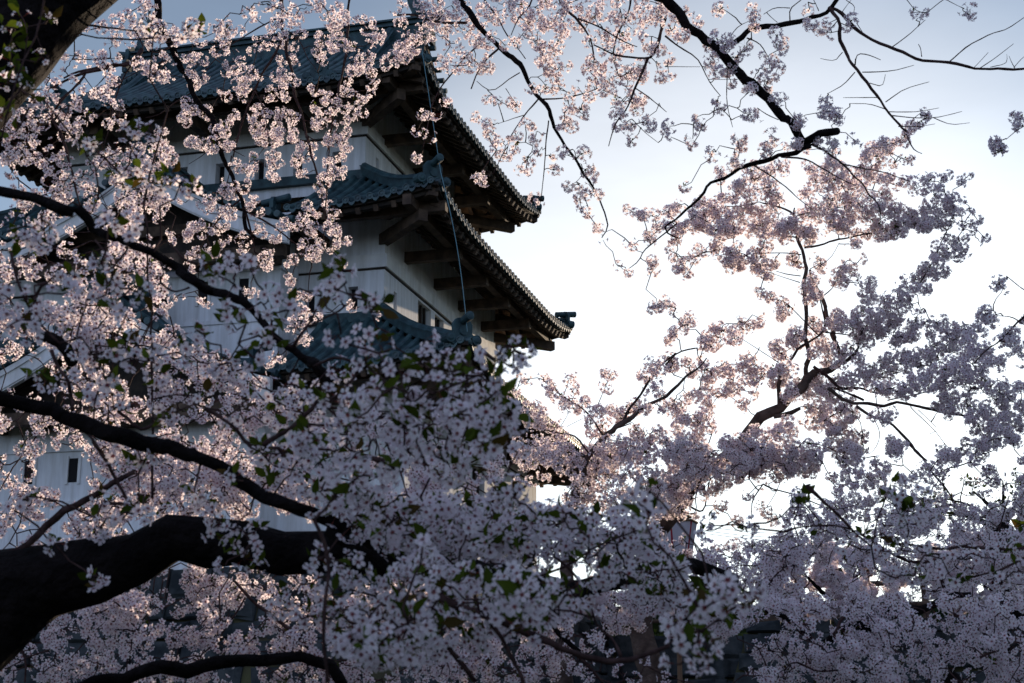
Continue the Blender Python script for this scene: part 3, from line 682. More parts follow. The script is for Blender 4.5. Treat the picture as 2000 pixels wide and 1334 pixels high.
def lantern():
    p = Wp(1322, 1098, 19.0); root = empty('paper_lantern', (p[0], p[1], -1.62)); tag(root, 'white paper festival lantern with red frame on a pole among the blossoms', 'lantern')
    z0 = p[2] + 1.62; z1 = z0 + .5; n = 6
    ring = lambda r, z: [Vector((r * math.cos(R_(60 * k + 10)), r * math.sin(R_(60 * k + 10)), z)) for k in range(n)]
    lo, hi = ring(.17, z0), ring(.27, z1)
    for k in range(n):
        m = MB(); k2 = (k + 1) % n; a, b, c_, d_ = lo[k], lo[k2], hi[k2], hi[k]; i = lambda q: q * .985
        m.add([a, b, c_, d_, i(a), i(b), i(c_), i(d_)], [(0, 1, 2, 3), (7, 6, 5, 4), (0, 4, 5, 1), (2, 6, 7, 3)])
        o = m.build('panel', M_paper, root)
        if k in (3, 4):
            f = MB(); mid = (a + b + c_ + d_) / 4; ex = (b - a).normalized(); ey = ((c_ + d_) / 2 - (a + b) / 2).normalized(); nn = ex.cross(ey) * .004
            if nn.dot(Vector((mid.x, mid.y, 0))) < 0: nn = -nn
            for q in range(5):
                an = R_(72 * q + 20); cc = mid + nn + (ex * math.cos(an) + ey * math.sin(an)) * .05
                f.add([cc + (ex * math.cos(t * 1.0472) + ey * math.sin(t * 1.0472)) * .035 for t in range(6)], [tuple(range(6))])
            f.build('flower_pattern', M_blue, o)
        m = MB(); m.cyl(lo[k], hi[k] + Vector((0, 0, .02)), .014, .014, 6); m.build('frame_bar', M_red, root)
    m = MB()
    for k in range(n):
        m.cyl(lo[k], lo[(k + 1) % n], .014, .014, 6); 
    m.build('bottom_frame', M_red, root)
    m = MB()
    for (r, z) in ((.28, z1 + .0), (.20, z1 + .07)):
        q = ring(r, z)
        for k in range(n): m.cyl(q[k], q[(k + 1) % n], .016, .016, 6)
    q = ring(.29, z1); m.add(q + [Vector((0, 0, z1 + .12))], [(k, (k + 1) % n, n) for k in range(n)]); m.build('cap', M_rim, root)
    m = MB(); m.cyl((0, 0, 0), (0, 0, z0), .035, .03, 10); m.cyl((0, 0, z0 - .06), (0, 0, z0 + .01), .05, .13, 10); m.build('pole', M_rim, root)
    return p
M_paper = petal_mat('paper', 0.5, (1, 1, 1))
for n_ in M_paper.node_tree.nodes:
    if n_.type == 'ATTRIBUTE': M_paper.node_tree.nodes.remove(n_)
for n_ in M_paper.node_tree.nodes:
    if n_.type in ('BSDF_DIFFUSE', 'BSDF_TRANSLUCENT'): n_.inputs['Color'].default_value = (.78, .74, .82, 1)
M_blue = mat('blue_print', (0.15, 0.4, 0.6), 0.8)
lantern()
for k, (ya, yb) in enumerate(((1028, 1032), (1036, 1040), (1041, 1049))):
    a, b = Wp(1370, ya, 30), Wp(1720, yb, 27)
    tag(tube_obj('overhead_wire', sagline(a, b, .12), [.006] * 15, M_cable, None, 5), ('topmost', 'middle', 'lowest')[k] + ' thin grey wire strung between the right hand blossoms', 'wire', 'thin overhead wires')

# ================================================================== BLOSSOM
CROPS = dict(a=(0, 0, .3523), b=(600, 0, .3523), c=(1300, 0, .3523), d=(0, 430, .3523), e=(600, 430, .3523), f=(1300, 430, .3523),
             g=(0, 864, .3523), h=(600, 864, .3523), i=(1300, 864, .3523), j=(350, 30, .2), k=(300, 250, .2), l=(350, 450, .2),
             m=(0, 100, .225), n=(0, 400, .2), o=(0, 620, .2), p=(400, 650, .2), x=(0, 0, 1))

def flower_template(hi):
    """unit flower, radius 1, facing +z; polygons grouped by size"""
    V, C, tri, big = [], [], [], []
    K = (.10, .02, .03); K2 = (.34, .09, .13); P0 = (.90, .78, .82); P1 = (.955, .91, .945); P2 = (.97, .94, .962)
    for k in range(5):
        a = k * 2 * math.pi / 5; c, s = math.cos(a), math.sin(a)
        pts = [(.0, 0, .0, K), (.22, -.12, .05, P0), (.22, .12, .05, P0)]
        if hi: pts += [(.42, .27, .12, P1), (.70, .33, .19, P2), (.93, .19, .25, P2), (.87, 0, .27, P1), (.93, -.19, .25, P2), (.70, -.33, .19, P2), (.42, -.27, .12, P1)]
        else: pts += [(.55, .34, .15, P1), (.95, .19, .26, P2), (.95, -.19, .26, P2), (.55, -.34, .15, P1)]
        b0 = len(V)
        for (x, y, z, cc) in pts: V.append((x * c - y * s, x * s + y * c, z)); C.append(cc)
        d0 = len(V); e_ = [(.0, 0, .03), (.20, -.13, .075), (.27, 0, .09), (.20, .13, .075)]
        for (x, y, z), cc in zip(e_, (K, K2, K2, K2)): V.append((x * c - y * s, x * s + y * c, z)); C.append(cc)
        tri.append((d0, d0 + 1, d0 + 2)); tri.append((d0, d0 + 2, d0 + 3)); tri.append((b0, b0 + 1, b0 + 2))
        big.append([b0 + 1] + [b0 + 2 + q for q in range(len(pts) - 2)] if False else [b0 + 2] + list(range(b0 + 3, b0 + len(pts))) + [b0 + 1])
    # stamens: a small dark star in the throat
    b0 = len(V)
    for k in range(5):
        a = (k + .5) * 2 * math.pi / 5
        for (r, t, z) in ((.30, 0, .20), (.05, 1.0, .05), (.05, -1.0, .05)):
            V.append((r * math.cos(a + t), r * math.sin(a + t), z)); C.append((.45, .10, .12) if r < .1 else (.75, .45, .25))
        tri.append((b0 + 3 * k, b0 + 3 * k + 1, b0 + 3 * k + 2))
    # calyx and stalk behind the flower (unit: stalk is 1 long, scaled later)
    return np.array(V), np.array(C), np.array(tri), np.array(big)
T_HI, T_LO = flower_template(True), flower_template(False)

def frames(N):
    """orthonormal frames for unit normals N"""
    ref = np.where(np.abs(N[:, 2:3]) < .9, np.array([[0, 0, 1.]]), np.array([[1., 0, 0]]))
    X = np.cross(ref, N); X /= np.linalg.norm(X, axis=1)[:, None]; Y = np.cross(N, X)
    a = rng.uniform(0, 2 * math.pi, len(N))[:, None]
    return X * np.cos(a) + Y * np.sin(a), -X * np.sin(a) + Y * np.cos(a)

class Tree:
    def __init__(s, label, name='cherry_tree', root=(0, 0, -1.62)):
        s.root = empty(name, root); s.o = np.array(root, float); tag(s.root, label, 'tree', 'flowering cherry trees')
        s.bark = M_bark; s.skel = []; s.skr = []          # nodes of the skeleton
        s.um = []                        # umbels: centre, radius, flower radius, n, hi, leaf probability
    def branch(s, P, rad, n=8, name='branch', m=None, wob=.0):
        P = np.asarray(P, float); rad = np.asarray(rad, float)
        # resample with a smooth curve
        L = np.concatenate([[0], np.cumsum(np.linalg.norm(np.diff(P, axis=0), axis=1))]); step = max(.05, rad.mean() * 1.2); k = int(min(160, max(len(P) * 2, L[-1] / step)))
        t = np.linspace(0, L[-1], k)
        def cr(Y):
            g_ = np.gradient(Y, L); i = np.clip(np.searchsorted(L, t, 'right') - 1, 0, len(L) - 2); h = L[i + 1] - L[i]; u = (t - L[i]) / h
            return (2 * u**3 - 3 * u**2 + 1) * Y[i] + (u**3 - 2 * u**2 + u) * h * g_[i] + (-2 * u**3 + 3 * u**2) * Y[i + 1] + (u**3 - u**2) * h * g_[i + 1]
        Q = np.stack([cr(P[:, j]) for j in range(3)], 1); r = np.interp(t, L, rad)
        Q += rng.normal(0, 1, Q.shape) * (r[:, None] * .16)
        amp = min(.014, float(r.mean()) * .9) * (1 if r.mean() < .03 else .5); kn = max(3, int(L[-1] / .11)); kt = np.linspace(0, L[-1], kn); kink = rng.normal(0, 1, (kn, 3)) * amp; kink[0] = 0
        Q += np.stack([np.interp(t, kt, kink[:, j]) for j in range(3)], 1)
        r = r * (1 + .10 * np.sin(t / (rad.mean() * 6) + rng.uniform(0, 6)) + rng.uniform(-.07, .07, len(r)))
        V, F4 = tube_arrays(Q, r, n, .07 if r.mean() < .04 else .11)
        caps = [np.arange(n)[None, ::-1], (len(V) - n + np.arange(n))[None, :]]
        o = link(name, mesh_np(name, V - s.o, [F4] + caps, smooth=True), m or ((s.bark if r.mean() > .012 else M_twig)), s.root)
        s.skel.append(Q); s.skr.append(r)
        return o
    def px(s, spec, d, w, **kw):
        """spec 'crop x,y x,y ..'; d depth (number or (d0, d1)); w width in photo pixels (w0, w1)"""
        c, *pts = spec.split(); ox, oy, sc = CROPS[c]; d0, d1 = d if isinstance(d, tuple) else (d, d)
        w = w if isinstance(w, (tuple, list)) else (w, w)
        pts = [tuple(float(v) for v in q.split(',')) for q in pts]; n = len(pts)
        ws = np.interp(np.linspace(0, 1, n), np.linspace(0, 1, len(w)), w)
        P, r = [], []
        for i, (x, y) in enumerate(pts):
            Y = d0 + (d1 - d0) * i / max(1, n - 1) + random.uniform(-.04, .04) * (0 < i < n - 1)
            P.append(Wp(ox + x * sc, oy + y * sc, Y)); r.append(ws[i] / 2 * Y * 1.03 / F)
        return s.branch(P, r, n=10 if max(ws) > 16 else (7 if max(ws) > 6 else 5), **kw)
    def blobs(s, crop, d, txt, dens=1.0, fr=.0195, hi=False, leaf=.12, ur=.052, jit=.25, rs=1.0, nf=13):
        ox, oy, sc = CROPS[crop]
        for q in txt.split():
            x, y, r = (float(v) for v in q.split(','))
            Y = d + random.uniform(-jit, jit); P = Wp(ox + x * sc, oy + y * sc, Y); Rm = r * sc * rs * Y / F
            n = max(1, round(dens * (Rm / ur) ** 2)) if Rm > ur * 1.25 else 1
            for _ in range(n):
                if n == 1: c, rad = P, min(max(Rm, .03), ur * 1.2)
                else:
                    v = rng.normal(0, 1, 3); v *= (Rm - ur * .7) * rng.uniform(.2, 1) ** .5 / np.linalg.norm(v); c = P + v; rad = ur * random.uniform(.8, 1.15)
                s.um.append((c, rad, fr, nf, hi, leaf))
    def area(s, poly, d, n, fr=.0195, hi=False, leaf=.12, ur=.052, nf=13, holes=(), keep_=1.0):
        """n umbels scattered through the region seen between the depths d=(near, far)"""
        xs = [p[0] for p in poly]; ys = [p[1] for p in poly]
        def inside(x, y, pl):
            c = False
            for i in range(len(pl)):
                (x1, y1), (x2, y2) = pl[i], pl[i - 1]
                if (y1 > y) != (y2 > y) and x < (x2 - x1) * (y - y1) / (y2 - y1) + x1: c = not c
            return c
        k = 0; tries = 0; cl = None
        while k < n and tries < n * 60:
            tries += 1
            if cl is None or random.random() < .28:
                x, y = random.uniform(min(xs), max(xs)), random.uniform(min(ys), max(ys)); cl = (x, y, random.uniform(*d))
            else: x, y = cl[0] + random.gauss(0, 26 * 9 / cl[2]), cl[1] + random.gauss(0, 20 * 9 / cl[2])
            if 1290 < x < 1368 and 1012 < y < 1085 and random.random() < .8: continue
            if not inside(x, y, poly) or any(inside(x, y, h) for h in holes): continue
            Y = cl[2] + random.uniform(-.15, .15); s.um.append((Wp(x, y, Y), ur * random.uniform(.75, 1.2), fr, nf, hi, leaf)); k += 1
    def finish(s, twig_r=.0032, maxlen=1.3, leafsize=.045, nodes=None):
        um = s.um
        if not um: return
        C = np.array([u[0] for u in um]); rad = np.array([u[1] for u in um])
        # ---- twigs: every umbel is joined to the nearest point of what has grown so far
        S = np.concatenate(s.skel); cap = np.zeros((len(S) + len(C) * 3, 3)); cap[:len(S)] = S; cnt = len(S)
        d0 = np.array([np.min(((S - c) ** 2).sum(1)) for c in C]); order = np.argsort(d0)
        TV, TQ, off = [], [], 0; axis = np.zeros((len(C), 3))
        for i in order:
            c = C[i]; D = ((cap[:cnt] - c) ** 2).sum(1); j = int(np.argmin(D)); a = cap[j].copy(); L = math.sqrt(D[j])
            axis[i] = (c - a) / (L + 1e-6)
            if L < .02: cap[cnt] = c; cnt += 1; continue
            if L > maxlen: a = c + (a - c) * (maxlen / L); L = maxlen
            mid = (a + c) / 2 + rng.normal(0, .10, 3) * L + np.array([0, 0, .07 * L]); q3 = a * .2 + c * .8 + rng.normal(0, .03, 3) * L
            P = np.array([a, a * .7 + mid * .3 + rng.normal(0, .01, 3), mid, q3, c]); r = np.array([1.25, 1.1, .95, .85, .7]) * twig_r * (1 + min(L, .8) * .8)
            V, Q = tube_arrays(P, r, 4, .1); TV.append(V); TQ.append(Q + off); off += len(V)
            cap[cnt:cnt + 3] = P[2:]; cnt += 3
        if TV: tw = link('twigs', mesh_np('twigs', np.concatenate(TV) - s.o, [np.concatenate(TQ)], smooth=True), M_twig, s.root); tw['kind'] = 'stuff'
        # ---- flowers
        groups = {True: [], False: []}
        for i, u in enumerate(um): groups[bool(u[4])].append(i)
        AV, AC, A3, AB, base = [], [], [], {}, 0
        SV, SC, SQ, sb = [], [], [], 0
        for hi, idx in groups.items():
            if not idx: continue
            TVx, TC, T3, TB = T_HI if hi else T_LO
            cc, nn, rr, fr = [], [], [], []
            for i in idx:
                c, rad_, f_r, nf, _, _ = um[i]; n = max(2, int(nf * (rad_ / .052) ** 1.5 * random.choice((.35, .7, .9, 1, 1.1, 1.25)))); n = max(n, 3)
                v = rng.normal(0, 1, (n * 2, 3)); v /= np.linalg.norm(v, axis=1)[:, None]
                bias = axis[i] * .8 + np.array([0, 0, -.35]); o_ = np.argsort(-(v @ bias) + rng.uniform(0, .8, len(v))); v = v[o_][:n]
                # spread the directions a little more evenly
                for _ in range(3):
                    G = v @ v.T; np.fill_diagonal(G, -1); j = G.argmax(1); v = v + (v - v[j]) * .18; v /= np.linalg.norm(v, axis=1)[:, None]
                cc.append(c + v * rad_ * rng.uniform(.72, 1.0, (len(v), 1))); nrm = v + rng.normal(0, .17, v.shape); nn.append(nrm / np.linalg.norm(nrm, axis=1)[:, None])
                rr.append(np.repeat(c[None], len(v), 0)); fr.append(rng.uniform(.82, 1.12, len(v)) * f_r)
            cc, nn, rr, fr = map(np.concatenate, (cc, nn, rr, fr)); N = len(cc)
            X, Y = frames(nn); op = rng.uniform(.3, 1.35, N)              # how cupped the flower is
            V = cc[:, None, :] + fr[:, None, None] * (TVx[None, :, 0:1] * X[:, None] + TVx[None, :, 1:2] * Y[:, None] + (TVx[None, :, 2:3] * op[:, None, None]) * nn[:, None])
            V += rng.normal(0, 1, V.shape) * (fr[:, None, None] * (.035 if hi else .05))
            tint = rng.uniform(.92, 1.0, (N, 1, 1)) * (1 - np.array([0, 1, .5])[None, None] * rng.uniform(0, .045, (N, 1, 1)))
            Cc_ = TC[None] * tint
            k = len(TVx); o_ = base + (np.arange(N) * k)[:, None, None]
            AV.append(V.reshape(-1, 3)); AC.append(Cc_.reshape(-1, 3)); A3.append((T3[None] + o_).reshape(-1, 3)); AB.setdefault(TB.shape[1], []).append((TB[None] + o_).reshape(-1, TB.shape[1]))
            base += N * k
            # calyx + stalk: thin three sided spike that widens at the flower
            r0, r1 = .0006, .0026
            T = (cc - rr); Ls = np.linalg.norm(T, axis=1)[:, None]; T = T / Ls; X, Y = frames(T); start = rr + T * np.minimum(Ls * .25, .01)
            mid_ = cc - T * .009
            rows = []
            for (P, r) in ((start, r0), (mid_, r0), (mid_ + T * .004, r1), (cc, r1 * .8)):
                for a in range(3): rows.append(P + (X * math.cos(a * 2.0944) + Y * math.sin(a * 2.0944)) * r)
            V = np.stack(rows, 1); q = np.array([(a * 3 + b, a * 3 + (b + 1) % 3, a * 3 + 3 + (b + 1) % 3, a * 3 + 3 + b) for a in range(3) for b in range(3)])
            SV.append(V.reshape(-1, 3)); SQ.append((q[None] + sb + (np.arange(N) * 12)[:, None, None]).reshape(-1, 4)); sb += N * 12
            cs = np.where((rng.random((N, 1, 1)) < .3), np.array([[[.16, .17, .03]]]), np.array([[[.20, .06, .05]]])) * np.ones((N, 12, 1)); SC.append(cs.reshape(-1, 3))
        b = link('blossoms', mesh_np('blossoms', np.concatenate(AV) - s.o, [np.concatenate(A3)] + [np.concatenate(v) for v in AB.values()], np.concatenate(AC)), M_petal, s.root)
        b['kind'] = 'stuff'
        b = link('flower_stalks', mesh_np('flower_stalks', np.concatenate(SV) - s.o, [np.concatenate(SQ)], np.concatenate(SC)), M_leaf, s.root); b['kind'] = 'stuff'
        # ---- leaves
        LV, LC, LQ, L3, lb = [], [], [], [], 0
        for i, u in enumerate(um):
            if random.random() > u[5]: continue
            big = leafsize * (1.0 if u[4] else .62)
            for _ in range(random.choice((2, 3, 4, 5))):
                d = -axis[i] * .2 + rng.normal(0, .8, 3) + np.array([0, 0, .35]); d /= np.linalg.norm(d)
                L = big * random.uniform(.55, 1.2); w = L * random.uniform(.2, .27); sd_ = np.cross(d, rng.normal(0, 1, 3)); sd_ /= np.linalg.norm(sd_); up = np.cross(sd_, d)
                p0 = u[0] + axis[i] * u[1] * .1
                rows = []
                for (t, ww, dr) in ((0, .04, 0), (.18, .1, .0), (.36, .8, .03), (.6, 1.0, .0), (.82, .6, -.08), (1.05, 0.02, -.2)):
                    c = p0 + d * L * (t + .1) + up * (dr * L)
                    rows += [c - sd_ * w * ww + up * w * .35 * ww, c, c + sd_ * w * ww + up * w * .35 * ww]
                LV.append(np.array(rows)); col = np.array((.045, .068, .012)) * random.uniform(.6, 1.9) if random.random() > .12 else np.array((.07, .05, .02))
                LC.append(np.repeat(col[None], 18, 0)); LQ.append(np.array([(a * 3 + b_, a * 3 + b_ + 1, a * 3 + b_ + 4, a * 3 + b_ + 3) for a in range(5) for b_ in range(2)]) + lb); lb += 18
        if LV:
            l = link('leaves', mesh_np('leaves', np.concatenate(LV) - s.o, [np.concatenate(LQ)], np.concatenate(LC), smooth=True), M_leaf, s.root); l['kind'] = 'stuff'
        print(s.root.name, 'umbels', len(um), 'flower verts', base)

# ------------------------------------------------------------------ tree hanging its pompom branches in front of the keep
t = Tree('cherry tree hanging thin branches of round pompom clusters before the upper keep roofs', root=(-7.5, 11.5, -1.62))
D = 11.0
t.branch([(-7.5, 11.5, -1.7), (-7.3, 11.4, .5), (-6.9, 11.3, 2.6), (-5.8, 11.2, 5.0), (-4.2, 11.1, 6.5), (-2.4, 11.0, 7.1), (-0.6, 11, 7.2), (.9, 10.8, 7.0)], [.34, .27, .24, .19, .13, .09, .06, .03], 12, 'trunk')
t.px('a 830,-360 845,-150 870,0 880,80 930,240 1020,400 1070,510 1140,640 1230,830 1290,960 1340,1110 1390,1300 1404,1334', D, (18, 6))
t.px('a 1580,-360 1570,-150 1565,0 1570,180 1590,300 1640,520 1690,720 1740,900 1780,1080 1800,1180', D, (9, 3))
t.px('a 1568,205 1500,330 1420,490 1370,600 1330,740 1290,870', D, (6, 3))
t.px('a 2000,-300 1960,-120 1940,0 1900,400 1860,560 1840,720 1820,900 1810,1150 1790,1334', D, (7, 2))
t.px('a 1530,105 1440,150 1340,210 1220,300 1080,480', D, (3.5, 1.5))
t.px('j 1040,140 1130,200 1200,300 1260,420 1350,540 1370,600', D, (2.5, 1))
t.px('a 1070,510 960,580 880,640 800,660', D, (3, 1.5))
t.px('k 890,800 950,1000 990,1220', D, (5, 2.5)); t.px('k 880,800 1100,920 1280,1050 1400,1150 1530,1290', D, (4.5, 2))
t.px('k 850,700 740,790 600,930 500,1090 420,1230 360,1330', D, (4, 1.5)); t.px('k 600,130 500,250 350,350', D, (2.5, 1)); t.px('k 640,150 800,230 900,280', D, (2.5, 1))
t.px('k 760,270 740,430 700,600 670,760', D, (3, 1.5)); t.px('k 1480,60 1560,110 1700,190', D, (2.5, 1.3)); t.px('j 740,740 820,900 860,1080 880,1240', D, (3, 1.3))
t.blobs('j', D, "330,100,60 420,200,80 440,290,60 600,150,60 200,270,50 270,280,40 370,350,70 440,350,60 750,220,40 830,220,40 760,330,70 700,340,50 850,290,60 900,260,60 940,200,60 970,290,50 100,440,80 180,420,80 240,440,60 240,600,60 120,550,70 60,420,50 480,470,80 600,430,60 600,510,60 540,540,60 460,560,50 580,600,50 570,670,70 430,720,80 400,790,60 460,790,60 700,530,60 740,560,80 690,600,50 790,600,40 630,790,70 600,770,40 700,20,60 750,20,50 1000,30,60 1080,70,60 1130,120,70 1200,180,60 1130,230,50 1060,290,60 1120,300,50 1090,360,60 980,420,40 1020,450,60 1110,430,60 1140,470,40 950,600,70 1000,560,60 1030,620,60 1090,610,60 1140,650,50 1010,640,50 900,740,70 870,800,60 940,790,60 1010,760,60 1040,800,50 1020,700,50 1370,200,60 1380,270,60 1330,310,60 1450,280,50 1370,370,60 1400,440,60 1340,360,50 1530,250,60 1540,310,60 1600,270,50 1680,290,60 1640,330,40 1480,50,50 1530,90,60 1590,30,60 1420,10,50 1720,30,60 1800,40,60 1870,80,70 1820,150,60 1900,150,60 1880,230,60 1850,280,50 1940,240,70 1970,180,60 1700,440,60 1770,420,60 1830,380,60 1870,400,60 1780,480,50 1700,490,50 1860,460,40 1330,740,60 1290,710,40 1380,790,60 1450,790,60 1430,840,60 1490,800,60 1380,730,40 1540,850,60")
t.blobs('j', D, "1650,640,50 1620,700,60 1660,760,60 1600,750,50 1880,590,50 1920,640,50 1890,690,50 1820,720,40 1870,760,50 1800,800,60 1730,790,60 1700,830,60 1780,840,50 1340,880,70 1330,940,60 1400,960,70 1450,1000,60 1300,1040,60 1350,1080,60 1400,1060,60 1500,940,60 1560,920,60 1620,920,60 1680,940,60 1740,930,60 1800,950,50 1680,1010,60 1620,1030,60 1560,1060,60 1500,1090,60 720,950,70 780,920,70 720,1010,60 800,1000,80 780,1080,70 860,960,60 750,1120,70 800,1200,80 850,1250,60 960,960,60 1010,950,60 980,1010,50 1080,980,60 1110,1020,70 1100,1070,50 1150,980,40 950,1080,70 990,1130,60 940,1150,70 960,1230,70 900,1200,50 1120,1150,60 1110,1200,50 60,900,50 120,900,50 80,960,70 70,1040,60 20,1000,50 250,920,50 270,980,60 230,970,40 540,960,60 510,1000,40 580,1000,40 370,1070,70 430,1090,70 480,1060,50 330,1100,50 460,1150,50 120,1220,60 90,1250,50 200,1230,60 250,1270,80 330,1230,70 300,1300,60 430,1240,60 500,1260,50 1480,1180,70 1440,1240,60 1520,1220,70 1560,1160,60 1620,1160,50 1640,1120,50 1600,1250,60 1610,1290,60 1650,1300,40 1180,1280,60 1240,1270,60 1300,1280,50")
t.blobs('k', D, "1150,290,80 1200,260,70 1220,340,60 1130,370,70 1200,400,70 1150,450,60 1190,490,50 1430,210,70 1530,200,60 1400,290,70 1480,290,60 1550,270,50 1420,380,50 1430,440,50 1500,440,50 1370,340,50 800,340,60 760,370,50 830,390,50 900,400,60 960,400,60 980,330,50 980,280,50 920,430,50 940,450,40 720,520,60 700,600,70 660,640,50 730,650,60 780,560,60 820,640,60 880,600,60 900,540,60 800,650,50 540,700,80 480,740,70 560,780,50 590,720,40 520,810,40 680,820,60 740,790,60 700,870,60 770,860,50 780,810,40 650,830,50 940,700,60 990,700,50 950,770,60 980,820,60 1050,820,50 1010,860,60 1030,970,60 1000,1000,50 1060,1030,50 1190,1050,60 1170,1090,50 1210,1090,40 880,1040,40 840,1090,50 910,1100,50 880,1150,60 860,1190,50 1270,910,50 1240,950,50 1300,950,60 1350,970,40 1500,750,60 1480,820,60 1450,900,70 1550,810,60 1600,830,60 1640,780,60 1420,960,50 1500,920,60 1560,950,60 1530,1010,60 1570,1030,50")
t.blobs('k', D, "1700,750,60 1750,830,60 1790,840,50 1720,880,50 1700,960,60 1780,990,60 1720,1010,50 1780,1050,60 1850,1090,60 1900,1100,50 1760,1150,60 1730,1190,50 1460,1120,60 1450,1180,50 1550,1130,70 1620,1130,60 1600,1190,60 1540,1200,60 1580,1260,60 1520,1260,50 1690,300,60 1720,350,70 1790,290,60 1850,290,50 1700,380,60 1760,420,60 1850,400,50 1830,460,60 1680,440,60 1650,480,60 1720,480,60 1690,540,60 1620,590,60 1600,560,40 1650,640,50 1720,110,60 1850,80,60 1790,140,50 1860,180,60 1870,220,40 450,950,70 380,960,60 340,1020,60 420,1020,70 510,960,60 540,1010,50 470,1060,40 600,960,60 650,990,60 620,930,50 700,950,50 350,1080,40 680,1100,60 720,1080,40 640,1150,60 560,1170,60 520,1220,60 600,1220,60 650,1110,60 380,1210,60 350,1250,50 430,1200,50 480,1250,60 1100,1240,60 1060,1270,60 1120,1290,50 1140,1210,40 1370,1280,50 170,1050,50 190,1110,40 60,850,60 100,760,60 150,740,50 40,900,50 270,710,40 100,130,70 60,170,60 130,190,60 60,40,60 120,30,50 100,240,60 350,130,40 430,150,60 480,170,60 540,170,60 590,200,50 560,240,40 640,30,70 700,50,60 730,180,60 760,160,50 1040,60,70 1020,110,60 1080,130,50 1210,60,70 1200,120,60 1180,160,50 1130,60,60 1370,50,50 1380,110,50 990,30,50")
t.blobs('l', D, "840,230,60 810,270,50 820,320,60 870,330,60 860,360,50 1110,290,60 1060,330,40 1150,300,40 1090,470,70 1060,440,40 1090,510,50 700,570,60 690,620,60 740,610,50 660,590,40 1140,630,60 1100,610,40 1260,610,60 1250,650,50 1180,700,50 1190,770,60 1140,800,60 1230,790,60 1270,850,60 1120,880,60 1150,930,60 1090,960,60 1200,900,60 1350,840,60 1220,1030,60 1180,1060,50 1260,1060,50 1230,1110,40 960,1220,60 920,1260,50 870,1290,60 1000,1260,50 240,690,60 280,720,50 200,650,50 1660,730,50 1690,760,50 1940,800,50 1950,840,40 1560,290,60 1600,330,50")
t.blobs('n', D, "1640,970,50 1590,1000,40 1680,930,50 1740,900,50 1780,880,40 1480,1000,50 1500,950,40 1660,270,50 1690,350,40 1840,280,60 1900,220,60 1950,200,60 1830,330,40 1650,560,50 1680,600,40 1850,600,60 1900,620,50 1930,470,60 1870,500,50 1600,700,50 1220,1130,60 1280,1160,60 1340,1160,50 840,1180,60 880,1200,50 940,1160,50 680,240,60 720,270,50")
t.area([(150, 60), (420, 40), (700, 40), (760, 130), (600, 200), (420, 230), (220, 250)], (10.6, 11.4), 60)
t.finish()

# ------------------------------------------------------------------ tree overhead, its long drooping branch against the pale sky
t = Tree('cherry tree whose long drooping branch crosses the pale sky right of the keep', root=(5.6, 8.2, -1.62))
D = 10.3
t.branch([(5.6, 8.2, -1.7), (5.5, 8.3, .6), (5.2, 8.6, 2.6), (4.6, 9.0, 4.6), (3.6, 9.5, 6.0), (2.2, 9.9, 6.6), (.8, 10.2, 6.6), (-.45, 10.3, 6.05)], [.32, .26, .23, .19, .13, .09, .06, .035], 12, 'trunk')
t.px('b 700,-160 820,-40 900,60 1000,190 1100,290 1180,380 1240,490 1310,600 1350,680 1430,800 1500,900 1560,1020 1610,1120 1650,1200 1665,1270 1640,1320', D, (14, 11, 9, 6, 4, 1.6))
t.px('b 480,85 620,90 760,120 890,125', D, (4, 6)); t.px('b 1060,270 1000,330 950,400 905,490', D, (5, 2.5)); t.px('b 950,250 850,350 740,500 690,600 660,750 640,840', D, (4, 1.5))
t.px('b 960,-60 980,0 1060,110 1110,200 1215,320', D, (5, 2)); t.px('b 940,450 1010,500 1130,430 1175,400', D, (1.5, 2.5)); t.px('b 1290,550 1440,540 1560,510 1640,480', D, (3.5, 2))
t.px('b 1280,550 1200,640 1120,770 1100,850', D, (3.5, 1.5)); t.px('b 1340,670 1320,850 1310,1000 1300,1110', D, (3, 1.5)); t.px('b 1890,320 1830,470 1790,570 1720,680 1670,820', D - .5, (6, 2))
t.px('b 1987,100 1890,320 1740,310 1600,250', D - .5, (6, 3)); t.px('b 1820,490 1920,560 1990,620', D - .5, (3, 1.3)); t.px('b 1000,500 1080,570 1140,600', D, (2, 1)); t.px('b 1100,490 1150,560 1180,600', D, (1.5, 1))
t.px('b 1060,685 1130,660 1200,640', D, (1, 2)); t.px('b 1540,940 1500,1000 1450,1030', D, (1.6, 1)); t.px('b 1560,1020 1600,1090', D, (1.6, 1)); t.px('b 1680,600 1760,560 1640,500', D, (1.4, 1.4)); t.px('b 1800,660 1880,740 1945,790', D - .3, (2, 1))
t.px('b 1380,-100 1400,0 1500,100 1560,200 1600,330', D, (7, 3)); t.px('b 1500,100 1620,150 1740,230 1830,260', D, (4, 2)); t.px('b 1250,-100 1240,20 1180,90 1130,200', D, (4, 2)); t.px('b 1800,-80 1780,60 1720,200 1700,330 1730,420', D, (5, 2))
